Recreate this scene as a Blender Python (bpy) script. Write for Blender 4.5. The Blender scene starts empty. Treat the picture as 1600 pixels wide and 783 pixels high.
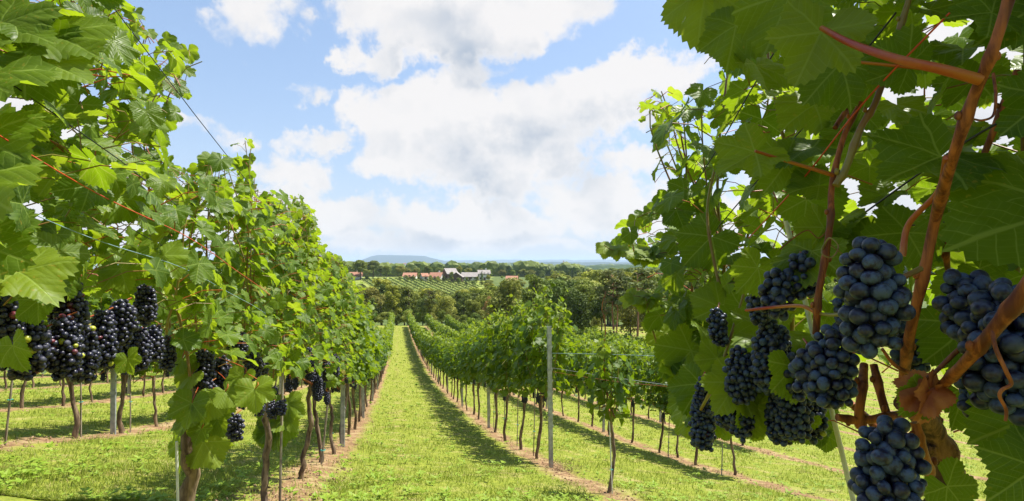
import bpy, math, random
import numpy as np
from math import radians as R, pi

# ------------------------------------------------------------------ camera, world, sun, exposure
S = bpy.context.scene
COL = S.collection
F = 850.0                      # focal length in photo pixels (photo 1600 x 783), horizon at y = 410
SUN_EL, SUN_AZ = 65.0, 64.0    # azimuth clockwise from +Y (the view direction)
EXPOSURE = 1.04
SKEW = 180.0 / F               # the rows run along X = L - SKEW * Y
ROWROT = math.atan(SKEW)

cam_d = bpy.data.cameras.new('camera')
cam = bpy.data.objects.new('camera', cam_d)
COL.objects.link(cam)
cam.location = (0, 0, 0)
cam.rotation_euler = (pi / 2, 0, 0)
cam_d.sensor_width = 36.0
cam_d.lens = 36.0 * F / 1600.0
cam_d.shift_y = 18.5 / 1600.0
cam_d.clip_start = 0.03
cam_d.clip_end = 60000
cam_d.dof.use_dof = False
S.camera = cam

S.view_settings.view_transform = 'Standard'
S.view_settings.look = 'None'
S.view_settings.exposure = EXPOSURE
S.view_settings.gamma = 1
S.view_settings.use_curve_mapping = False
S.render.engine = 'CYCLES'
S.cycles.max_bounces = 6
S.cycles.diffuse_bounces = 3
S.cycles.glossy_bounces = 2
S.cycles.transmission_bounces = 3
S.cycles.volume_bounces = 0
S.cycles.transparent_max_bounces = 4
S.cycles.use_denoising = True
S.cycles.sample_clamp_indirect = 4.0
S.cycles.caustics_reflective = False
S.cycles.caustics_refractive = False

sun_d = bpy.data.lights.new('sun', 'SUN')
sun_d.energy = 5.0
sun_d.angle = R(0.5)
sun_d.color = (1.0, 0.95, 0.86)
sun = bpy.data.objects.new('sun', sun_d)
COL.objects.link(sun)
sun.rotation_euler = (R(90 - SUN_EL), 0, R(180 - SUN_AZ))
sun.location = (20, -5, 40)


class NT:
    """small helper around a node tree"""
    def __init__(s, tree):
        s.t = tree; s.n = tree.nodes; s.l = tree.links
    def new(s, typ, **kw):
        n = s.n.new(typ)
        for k, v in kw.items():
            setattr(n, k, v)
        return n
    def put(s, sock, v):
        if isinstance(v, (int, float)):
            sock.default_value = v
        elif isinstance(v, (tuple, list)):
            if sock.type == 'RGBA' and len(v) == 3:
                v = (*v, 1)
            sock.default_value = v
        else:
            s.l.new(v, sock)
    def m(s, op, a, b=None, c=None, clamp=False):
        n = s.new('ShaderNodeMath', operation=op, use_clamp=clamp)
        s.put(n.inputs[0], a)
        if b is not None: s.put(n.inputs[1], b)
        if c is not None: s.put(n.inputs[2], c)
        return n.outputs[0]
    def mr(s, v, a, b, c=0.0, d=1.0, smooth=True):
        n = s.new('ShaderNodeMapRange', interpolation_type='SMOOTHSTEP' if smooth else 'LINEAR')
        s.put(n.inputs[0], v)
        for i, x in enumerate((a, b, c, d)):
            s.put(n.inputs[i + 1], x)
        return n.outputs[0]
    def mix(s, f, a, b, blend='MIX'):
        n = s.new('ShaderNodeMix', data_type='RGBA', blend_type=blend)
        s.put(n.inputs[0], f); s.put(n.inputs[6], a); s.put(n.inputs[7], b)
        return n.outputs[2]
    def noise(s, vec, scale, detail=3, rough=0.55, dist=0.0):
        n = s.new('ShaderNodeTexNoise')
        if vec is not None: s.l.new(vec, n.inputs['Vector'])
        n.inputs['Scale'].default_value = scale
        n.inputs['Detail'].default_value = detail
        n.inputs['Roughness'].default_value = rough
        n.inputs['Distortion'].default_value = dist
        return n.outputs[0]
    def vm(s, op, a, b=None, scale=None):
        n = s.new('ShaderNodeVectorMath', operation=op)
        s.put(n.inputs[0], a)
        if b is not None: s.put(n.inputs[1], b)
        if scale is not None: s.put(n.inputs[3], scale)
        return n.outputs[0]
    def xyz(s, v):
        n = s.new('ShaderNodeSeparateXYZ'); s.l.new(v, n.inputs[0]); return n.outputs


# ---- world: Nishita sky with a cumulus layer (a function of direction only)
W = bpy.data.worlds.new('World')
S.world = W
W.use_nodes = True
w = NT(W.node_tree)
w.n.clear()
sky = w.new('ShaderNodeTexSky', sky_type='NISHITA', sun_disc=False)
sky.sun_elevation = R(SUN_EL)
sky.sun_rotation = R(SUN_AZ)
sky.altitude = 300
sky.air_density = 1.0
sky.dust_density = 2.2
sky.ozone_density = 1.3
tc = w.new('ShaderNodeTexCoord')
dirv = tc.outputs['Generated']
x_, y_, z_ = w.xyz(dirv)
az = w.m('ARCTAN2', x_, y_)
el = w.m('ARCSINE', z_)
warpn = w.new('ShaderNodeTexNoise')
w.l.new(dirv, warpn.inputs['Vector'])
warpn.inputs['Scale'].default_value = 7.0
warpn.inputs['Detail'].default_value = 8
warpn.inputs['Roughness'].default_value = 0.62
wx, wy, wz = w.xyz(warpn.outputs['Color'])
azw = w.m('ADD', az, w.m('MULTIPLY', w.m('SUBTRACT', wx, 0.5), 0.30))
elw = w.m('ADD', el, w.m('MULTIPLY', w.m('SUBTRACT', wy, 0.5), 0.20))


def azel(px, py):
    a = math.atan((px - 800) / F)
    return a, math.atan((410 - py) / F * math.cos(a))


# px, py, half width, half height, strength
CLOUDS = [
    (400, 15, 72, 42, .7), (345, 50, 35, 16, .35),
    (740, 15, 190, 50, 1.2), (640, 55, 90, 50, 1.1), (580, 90, 45, 34, 1.0), (830, 5, 130, 30, 1.0), (720, 95, 60, 22, .6),
    (487, 148, 34, 13, .5), (700, 125, 14, 10, .5),
    (600, 190, 75, 40, 1.0), (700, 190, 90, 50, 1.2), (790, 180, 100, 50, 1.3), (900, 165, 120, 50, 1.2), (1010, 125, 80, 38, 1.1),
    (1080, 100, 40, 28, .8), (640, 235, 90, 38, 1.0), (760, 250, 110, 50, 1.2), (880, 230, 90, 40, 1.0), (800, 290, 80, 26, 1.0),
    (480, 222, 50, 16, .55), (430, 262, 60, 24, .6), (340, 200, 60, 18, .6), (300, 185, 30, 8, .5),
    (990, 265, 60, 18, .5), (920, 300, 80, 26, .9), (580, 335, 120, 36, 1.0), (760, 345, 170, 34, 1.1), (960, 330, 120, 34, .9),
    (420, 330, 100, 40, .9), (1080, 350, 120, 40, 1.0), (250, 330, 130, 50, .8), (640, 385, 400, 18, .75),
    (1400, 250, 230, 200, 1.2), (1600, 60, 260, 160, 1.1), (60, 300, 180, 120, .7), (1250, 60, 60, 60, .5)]


def cloud_field(up):
    acc = None
    els = w.m('ADD', elw, up)
    for (cx, cy, hw, hh, st) in CLOUDS:
        a0, e0 = azel(cx, cy)
        ra = hw / F * math.cos(a0) ** 2 * 1.12
        re = hh / F * 1.22
        dx = w.m('MULTIPLY', w.m('SUBTRACT', azw, a0), 1 / ra)
        dy = w.m('MULTIPLY', w.m('SUBTRACT', els, e0), 1 / re)
        q = w.m('ADD', w.m('MULTIPLY', dx, dx), w.m('MULTIPLY', dy, dy))
        b = w.m('MULTIPLY', w.m('SUBTRACT', 1.0, q), st)
        acc = b if acc is None else w.m('SMOOTH_MAX', acc, b, 0.35)
    return w.m('MAXIMUM', acc, -2.0)


best = cloud_field(0.0)
above = cloud_field(0.040)      # how much cloud lies overhead: shades the bases
fine = w.noise(dirv, 10.0, 10, 0.60)
rel1 = w.noise(dirv, 7.0, 4, 0.5)
rel2 = w.noise(w.vm('ADD', dirv, (0.030, 0.0, 0.045)), 7.0, 4, 0.5)
generic = w.m('MULTIPLY', w.m('SUBTRACT', w.noise(w.vm('MULTIPLY', dirv, (1, 1, 2.2)), 2.6, 6, 0.6), 0.60), 6.0)
back = w.mr(y_, 0.35, 0.0)      # the clouds beside and behind the camera follow the noise alone
best = w.m('ADD', w.m('MULTIPLY', best, w.m('SUBTRACT', 1.0, back)), w.m('MULTIPLY', generic, back))
dens = w.m('ADD', best, w.m('MULTIPLY', w.m('SUBTRACT', fine, 0.53), 3.0))
cover = w.mr(dens, -0.18, 0.50)
cover = w.m('MULTIPLY', cover, w.mr(el, -0.02, 0.03))
relief = w.m('MULTIPLY', w.m('SUBTRACT', rel1, rel2), 1.5)
under = w.noise(w.vm('MULTIPLY', dirv, (1, 1, 1.8)), 3.6, 3, 0.5)
grey = w.m('MULTIPLY', w.mr(w.m('ADD', w.m('SUBTRACT', above, best), w.m('MULTIPLY', w.m('SUBTRACT', under, 0.5), 2.2)), -0.35, 0.9), w.mr(dens, 0.15, 1.1))
grey = w.m('SUBTRACT', w.m('MULTIPLY', grey, 0.85), w.m('MULTIPLY', relief, 0.9), clamp=True)
ccol = w.mix(grey, (1.0, 0.97, 0.95), (0.52, 0.59, 0.69))
# aerosol veil: whiter towards the horizon
veil = w.m('POWER', w.m('SUBTRACT', 1.0, w.m('ABSOLUTE', el), clamp=True), 5.0)
bg_sky = w.new('ShaderNodeBackground'); bg_sky.inputs['Strength'].default_value = 0.10
w.l.new(sky.outputs[0], bg_sky.inputs[0])
bg_cl = w.new('ShaderNodeBackground'); bg_cl.inputs['Strength'].default_value = 0.47
w.l.new(ccol, bg_cl.inputs[0])
bg_v = w.new('ShaderNodeBackground'); bg_v.inputs['Strength'].default_value = 0.48
w.l.new(w.mix(w.m('MULTIPLY', veil, 1.0), (0.42, 0.64, 0.98), (0.80, 0.86, 0.95)), bg_v.inputs[0])
m0 = w.new('ShaderNodeMixShader')
w.put(m0.inputs[0], w.m('MULTIPLY', w.m('ADD', 0.34, w.m('MULTIPLY', veil, 0.55)), 1.0))
w.l.new(bg_sky.outputs[0], m0.inputs[1]); w.l.new(bg_v.outputs[0], m0.inputs[2])
m1 = w.new('ShaderNodeMixShader')
w.l.new(w.m('MULTIPLY', cover, 0.94), m1.inputs[0])
w.l.new(m0.outputs[0], m1.inputs[1]); w.l.new(bg_cl.outputs[0], m1.inputs[2])
wo = w.new('ShaderNodeOutputWorld')
w.l.new(m1.outputs[0], wo.inputs[0])
W.cycles.sampling_method = 'MANUAL'
W.cycles.sample_map_resolution = 512

# ------------------------------------------------------------------ helpers
rng = np.random.default_rng(11)
random.seed(5)


def P(px, py, d):
    return np.array([(px - 800) / F * d, d, (410 - py) / F * d])


def unit(v):
    v = np.asarray(v, float)
    return v / np.maximum(np.linalg.norm(v, axis=-1, keepdims=True), 1e-9)


def to_px(p):
    y = np.maximum(p[..., 1], 1e-3)
    return 800 + F * p[..., 0] / y, 410 - F * p[..., 2] / y


class Buf:
    """verts, polygons of one size, point colours and loop uvs gathered for one mesh"""
    def __init__(s):
        s.v = []; s.f = []; s.c = []; s.uv = []; s.mi = []; s.n = 0
    def add(s, v, f, c=None, uv=None, mi=0):
        v = np.asarray(v, np.float32).reshape(-1, 3)
        f = np.asarray(f, np.int64)
        s.v.append(v); s.f.append(f + s.n)
        s.c.append(np.tile(np.array([.5, 0, 0], np.float32), (len(v), 1)) if c is None else np.broadcast_to(np.asarray(c, np.float32), (len(v), 3)))
        s.uv.append(np.zeros((f.size, 2), np.float32) if uv is None else np.asarray(uv, np.float32).reshape(-1, 2))
        s.mi.append(np.full(len(f), mi, np.int32))
        s.n += len(v)
        return s
    def mesh(s, name, mats, smooth=True):
        me = bpy.data.meshes.new(name)
        if s.n:
            v = np.concatenate(s.v)
            me.vertices.add(len(v)); me.vertices.foreach_set('co', v.ravel())
            lo = np.concatenate([f.ravel() for f in s.f])
            sz = np.concatenate([np.full(len(f), f.shape[1]) for f in s.f])
            me.loops.add(len(lo)); me.loops.foreach_set('vertex_index', lo.astype(np.int32))
            me.polygons.add(len(sz))
            me.polygons.foreach_set('loop_start', (np.cumsum(sz) - sz).astype(np.int32))
            me.polygons.foreach_set('material_index', np.concatenate(s.mi))
            me.polygons.foreach_set('use_smooth', np.full(len(sz), smooth))
            c = np.concatenate(s.c)
            a = me.attributes.new('col', 'FLOAT_COLOR', 'POINT')
            a.data.foreach_set('color', np.concatenate([c, np.ones((len(c), 1), np.float32)], 1).astype(np.float32).ravel())
            u = me.uv_layers.new(name='uv')
            u.data.foreach_set('uv', np.concatenate(s.uv).astype(np.float32).ravel())
            me.update(calc_edges=True)
        for m in (mats if isinstance(mats, (list, tuple)) else [mats]):
            me.materials.append(m)
        return me


def link(name, me, parent=None, loc=(0, 0, 0), rz=0.0):
    o = bpy.data.objects.new(name, me)
    COL.objects.link(o)
    o.location = loc
    o.rotation_euler = (0, 0, rz)
    if parent is not None:
        o.parent = parent
    return o


def tag(o, label=None, cat=None, group=None, kind=None):
    if label: o['label'] = label
    if cat: o['category'] = cat
    if group: o['group'] = group
    if kind: o['kind'] = kind
    return o


def thing(name, label, cat, loc=(0, 0, 0), rz=0.0, group=None):
    return tag(link(name, None, None, tuple(float(a) for a in loc), rz), label, cat, group)


def tube(buf, pts, rad, sides=6, c=None, mi=0, cap=False):
    pts = np.asarray(pts, float); n = len(pts)
    rad = np.broadcast_to(np.asarray(rad, float), (n,))
    t = unit(np.gradient(pts, axis=0))
    ref = np.array([0.31, 0.12, 0.94])
    if abs(t.mean(0) @ ref) > 0.85 * np.linalg.norm(t.mean(0)): ref = np.array([1., .2, 0.1])
    a = unit(np.cross(t, ref)); b = np.cross(t, a)
    th = np.linspace(0, 2 * pi, sides, endpoint=False)
    ring = a[:, None] * np.cos(th)[None, :, None] + b[:, None] * np.sin(th)[None, :, None]
    v = (pts[:, None] + ring * rad[:, None, None]).reshape(-1, 3)
    i = np.arange(n - 1)[:, None] * sides; j = np.arange(sides)[None]
    k = (j + 1) % sides
    f = np.stack([i + j, i + k, i + k + sides, i + j + sides], -1).reshape(-1, 4)
    u = np.zeros((len(f), 4, 2)); u[:, :, 0] = 0.5
    buf.add(v, f, c, None, mi)
    if cap:
        for e in (0, n - 1):
            vv = v[e * sides:(e + 1) * sides]
            buf.add(np.vstack([vv, vv.mean(0)]), [[q, (q + 1) % sides, sides] for q in range(sides)], c, None, mi)


def smooth_path(pts, n):
    """Catmull-Rom through the points"""
    pts = np.asarray(pts, float)
    if len(pts) < 3:
        return pts[0] + (pts[-1] - pts[0]) * np.linspace(0, 1, n)[:, None]
    P_ = np.vstack([2 * pts[0] - pts[1], pts, 2 * pts[-1] - pts[-2]])
    out = []
    for q in np.linspace(0, len(pts) - 1 - 1e-6, n):
        i = int(q); t = q - i
        a, b, c, d = P_[i:i + 4]
        out.append(.5 * ((2 * b) + (-a + c) * t + (2 * a - 5 * b + 4 * c - d) * t * t + (-a + 3 * b - 3 * c + d) * t ** 3))
    return np.array(out)


def box(buf, c, s, mi=0, col=None):
    c = np.asarray(c, float); s = np.asarray(s, float) / 2
    v = np.array([[x, y, z] for x in (-1, 1) for y in (-1, 1) for z in (-1, 1)]) * s + c
    buf.add(v, [[0, 1, 3, 2], [4, 6, 7, 5], [0, 4, 5, 1], [2, 3, 7, 6], [0, 2, 6, 4], [1, 5, 7, 3]], col, None, mi)


# ------------------------------------------------------------------ materials
def material(name):
    m = bpy.data.materials.new(name); m.use_nodes = True
    t = NT(m.node_tree); t.n.clear()
    out = t.new('ShaderNodeOutputMaterial')
    return m, t, out


def attr(t, name='col'):
    a = t.new('ShaderNodeAttribute', attribute_name=name)
    return t.xyz(a.outputs['Vector']) if False else a


def principled(t, base, rough=0.6, spec=0.5, bump=None, bstr=0.3, bdist=0.01):
    p = t.new('ShaderNodeBsdfPrincipled')
    t.put(p.inputs['Base Color'], base)
    t.put(p.inputs['Roughness'], rough)
    t.put(p.inputs['Specular IOR Level'], spec)
    if bump is not None:
        b = t.new('ShaderNodeBump'); b.inputs['Strength'].default_value = bstr; b.inputs['Distance'].default_value = bdist
        t.l.new(bump, b.inputs['Height']); t.l.new(b.outputs[0], p.inputs['Normal'])
    return p


def leaf_material(name, detail=True, base=(0.032, 0.070, 0.003), light=(0.080, 0.138, 0.006), trans=0.42):
    m, t, out = material(name)
    a = t.new('ShaderNodeAttribute', attribute_name='col')
    r, g, b = t.xyz(a.outputs['Vector'])     # r random, g youth, b wilted
    col = t.mix(r, base, light)
    col = t.mix(g, col, (0.185, 0.245, 0.022))
    geo = t.new('ShaderNodeNewGeometry')
    pos = geo.outputs['Position']
    if detail:
        uv = t.new('ShaderNodeUVMap', uv_map='uv')
        s_, t_, _ = t.xyz(uv.outputs[0])
        at = t.m('ABSOLUTE', t_)
        main = t.mr(at, 0.008, 0.026, 1, 0)
        fr = t.m('FRACT', t.m('MULTIPLY', t.m('SUBTRACT', s_, t.m('MULTIPLY', at, 0.85)), 7.0))
        tri = t.m('ABSOLUTE', t.m('SUBTRACT', fr, 0.5))
        sec = t.m('MULTIPLY', t.mr(tri, 0.0, 0.075, 1, 0), 0.8)
        fr2 = t.m('FRACT', t.m('MULTIPLY', t.m('ADD', at, t.m('MULTIPLY', s_, 0.5)), 16.0))
        ter = t.m('MULTIPLY', t.mr(t.m('ABSOLUTE', t.m('SUBTRACT', fr2, 0.5)), 0.0, 0.12, 1, 0), 0.25)
        vein = t.m('MAXIMUM', t.m('MAXIMUM', main, sec), ter)
        mott = t.noise(pos, 38, 4, 0.6)
        col = t.mix(t.mr(mott, 0.35, 0.75), col, t.mix(0.5, col, (0.10, 0.16, 0.02)))
        spots = t.mr(t.noise(pos, 150, 2, 0.5), 0.64, 0.70)
        col = t.mix(t.m('MULTIPLY', spots, t.mr(t.noise(pos, 9, 2), 0.5, 0.62)), col, (0.30, 0.20, 0.03))
        tcol = t.mix(t.m('MULTIPLY', vein, 0.8), t.mix(r, (0.24, 0.40, 0.006), (0.38, 0.52, 0.010)), (0.42, 0.50, 0.08))
        col = t.mix(t.m('MULTIPLY', vein, 0.8), col, (0.20, 0.29, 0.05))
        bump = t.m('ADD', t.m('MULTIPLY', mott, 0.9), t.m('SUBTRACT', t.m('MULTIPLY', t.mr(tri, 0.0, 0.4), 0.8), main))
    else:
        tcol = t.mix(r, (0.24, 0.40, 0.006), (0.38, 0.52, 0.010))
        bump = None
    under = t.mix(0.3, col, (0.13, 0.18, 0.03))
    col = t.mix(geo.outputs['Backfacing'], col, under)
    col = t.mix(b, col, (0.26, 0.20, 0.03))
    p = principled(t, col, 0.5, 0.24, bump, 0.36, 0.0014)
    if detail:
        t.put(p.inputs['Roughness'], t.mr(mott, 0.3, 0.7, 0.38, 0.58))
    tr = t.new('ShaderNodeBsdfTranslucent')
    tcol = t.mix(g, tcol, (0.50, 0.60, 0.04))
    t.l.new(tcol, tr.inputs[0])
    mx = t.new('ShaderNodeMixShader'); mx.inputs[0].default_value = trans
    t.l.new(p.outputs[0], mx.inputs[1]); t.l.new(tr.outputs[0], mx.inputs[2])
    t.l.new(mx.outputs[0], out.inputs[0])
    return m


def bark_material(name, dark, light, scale=40, stretch=6.0, rough=0.8, bstr=0.6, bdist=0.004):
    m, t, out = material(name)
    geo = t.new('ShaderNodeNewGeometry')
    v = t.vm('MULTIPLY', geo.outputs['Position'], (1, 1, 1 / stretch))
    n = t.noise(v, scale, 5, 0.65, 0.4)
    col = t.mix(t.mr(n, 0.36, 0.66), dark, light)
    big = t.noise(geo.outputs['Position'], scale * .35, 3, 0.6)
    col = t.mix(t.m('MULTIPLY', t.mr(big, 0.5, 0.68), 0.5), col, tuple(c * .55 + .03 for c in dark))
    p = principled(t, col, rough, 0.3, n, bstr, bdist)
    t.l.new(p.outputs[0], out.inputs[0])
    return m


def plain_material(name, a, b, scale=8, rough=0.7, spec=0.3, bstr=0.2, bdist=0.003, metal=0.0):
    m, t, out = material(name)
    geo = t.new('ShaderNodeNewGeometry')
    n = t.noise(geo.outputs['Position'], scale, 5, 0.6)
    p = principled(t, t.mix(t.mr(n, 0.35, 0.65), a, b), rough, spec, n, bstr, bdist)
    p.inputs['Metallic'].default_value = metal
    t.l.new(p.outputs[0], out.inputs[0])
    return m


M = {}
M['leaf'] = leaf_material('vine_leaf', True)
M['leaf_mid'] = leaf_material('vine_leaf_small', False, (0.026, 0.064, 0.003), (0.088, 0.142, 0.006), 0.28)
M['leaf_far'] = leaf_material('vine_leaf_distant', False, (0.036, 0.078, 0.004), (0.115, 0.162, 0.008), 0.26)
M['trunk'] = bark_material('vine_bark', (0.06, 0.035, 0.02), (0.27, 0.19, 0.12), 30, 7)
M['cane'] = bark_material('cane_bark', (0.10, 0.022, 0.008), (0.40, 0.125, 0.030), 90, 8, 0.55, 0.7, 0.0012)
M['shoot'] = plain_material('green_shoot', (0.20, 0.09, 0.02), (0.22, 0.20, 0.04), 14, 0.45, 0.5, 0.1, 0.001)
M['petiole'] = plain_material('red_petiole', (0.32, 0.035, 0.015), (0.38, 0.13, 0.02), 20, 0.4, 0.5, 0.1, 0.001)
M['steel'] = plain_material('galvanised_steel', (0.24, 0.26, 0.27), (0.40, 0.42, 0.42), 14, 0.5, 0.5, 0.15, 0.002, 0.35)
M['wood_stake'] = bark_material('weathered_stake', (0.16, 0.12, 0.08), (0.42, 0.36, 0.28), 40, 10, 0.85)
M['old_bark'] = bark_material('old_vine_bark', (0.045, 0.022, 0.012), (0.24, 0.12, 0.055), 70, 6, 0.85, 1.0, 0.003)
M['white_stake'] = plain_material('white_plastic', (0.55, 0.56, 0.50), (0.70, 0.71, 0.64), 20, 0.5, 0.4, 0.05)
M['black_wire'] = plain_material('black_wire', (0.010, 0.010, 0.012), (0.02, 0.02, 0.022), 50, 0.5, 0.5)
M['red_wire'] = plain_material('red_string', (0.45, 0.05, 0.015), (0.60, 0.08, 0.02), 50, 0.5, 0.4)
M['blue_wire'] = plain_material('blue_string', (0.18, 0.30, 0.34), (0.26, 0.40, 0.44), 50, 0.5, 0.4)
M['grey_wire'] = plain_material('grey_wire', (0.22, 0.24, 0.25), (0.34, 0.36, 0.37), 50, 0.4, 0.5)
M['tie'] = plain_material('green_tie', (0.01, 0.25, 0.20), (0.02, 0.33, 0.26), 50, 0.5, 0.4)


def grape_material(name='grape_skin', bl=(0.055, 0.092, 0.180), amt=1.0):
    m, t, out = material(name)
    a = t.new('ShaderNodeAttribute', attribute_name='col')
    r, g, b = t.xyz(a.outputs['Vector'])
    geo = t.new('ShaderNodeNewGeometry')
    n = t.noise(geo.outputs['Position'], 120, 4, 0.6)
    skin = t.mix(r, (0.004, 0.006, 0.024), (0.012, 0.009, 0.028))
    skin = t.mix(t.mr(g, 0.5, 0.6), skin, (0.14, 0.02, 0.03))
    skin = t.mix(t.mr(g, 0.85, 0.9), skin, (0.34, 0.36, 0.03))
    n3 = t.noise(geo.outputs['Position'], 420, 3, 0.6)
    bloom = t.m('MULTIPLY', t.mr(t.m('ADD', t.m('MULTIPLY', n, .75), t.m('MULTIPLY', n3, .25)), 0.40, 0.58), t.m('ADD', 0.30, t.m('MULTIPLY', b, 0.70)))
    bloom = t.m('MULTIPLY', bloom, t.mr(g, 0.4, 0.9, 1.0, 0.25))
    bloom = t.m('MULTIPLY', bloom, amt)
    col = t.mix(bloom, skin, bl)
    p = principled(t, col, t.mr(bloom, 0, 1, 0.32, 0.68), 0.45, n, 0.08, 0.0006)
    t.l.new(p.outputs[0], out.inputs[0])
    return m


M['grape'] = grape_material()
M['grape_dark'] = grape_material('dark_grape_skin', (0.055, 0.060, 0.092), 0.85)
M['green_grape'] = plain_material('unripe_grape', (0.24, 0.32, 0.05), (0.34, 0.42, 0.08), 60, 0.35, 0.5)

# ------------------------------------------------------------------ terrain
_DY = np.array([-4000, -60, -8, 0, 3.6, 5.3, 7.2, 10, 13.5, 20, 25, 43, 67, 90, 105, 125, 155, 200, 250, 300, 335, 365, 450, 700, 1200, 3000, 9000, 16000, 60000.])
_DD = np.array([-40, -11, -0.8, 1.0, 1.72, 2.13, 2.6, 3.2, 3.82, 4.9, 5.65, 7.65, 9.5, 10.7, 12.2, 15.5, 19.5, 20.5, 17.5, 13.2, 10.2, 9.8, 14, 26, 42, 62, 75, 85, 85.])
_sl = np.diff(_DD) / np.diff(_DY)
_tg = np.empty_like(_DD); _tg[0] = _sl[0]; _tg[-1] = _sl[-1]
_tg[1:-1] = (_sl[:-1] * np.diff(_DY)[1:] + _sl[1:] * np.diff(_DY)[:-1]) / (_DY[2:] - _DY[:-2])
_tg[1:-1] = np.where(_sl[:-1] * _sl[1:] <= 0, 0, _tg[1:-1])


def drop(Y):
    Y = np.asarray(Y, float)
    i = np.clip(np.searchsorted(_DY, Y, side='right') - 1, 0, len(_DY) - 2)
    h = _DY[i + 1] - _DY[i]; t = np.clip((Y - _DY[i]) / h, 0, 1)
    return ((2 * t**3 - 3 * t**2 + 1) * _DD[i] + (t**3 - 2 * t**2 + t) * h * _tg[i]
            + (-2 * t**3 + 3 * t**2) * _DD[i + 1] + (t**3 - t**2) * h * _tg[i + 1])


def ground(X, Y):
    X = np.asarray(X, float); Y = np.asarray(Y, float)
    L = X + SKEW * np.clip(Y, -50, 400)
    c = 0.10 * np.exp(-np.abs(Y) / 35)
    z = -(drop(Y) + c * (np.clip(L, -40, 40) - 0.6))
    far = np.clip((Y - 100) / 100, 0, 1)
    z = z + far * 1.2 * np.sin(X * 0.021 + 1.0) * np.cos(Y * 0.013)
    # the far hillside ends at the right of the little vineyard, the slope there lies lower
    z = z - np.clip((X + 10) / 60, 0, 1) * np.clip((Y - 230) / 80, 0, 1) * np.clip((900 - Y) / 400, 0, 1) * 2.0
    near = np.clip(1 - np.abs(Y - 10) / 40, 0, 1)
    z = z + near * (0.018 * np.sin(X * 3.1 + Y * 1.3) * np.sin(Y * 2.3 - X) + 0.012 * np.sin(X * 7.7) * np.cos(Y * 6.1))
    return z


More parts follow.
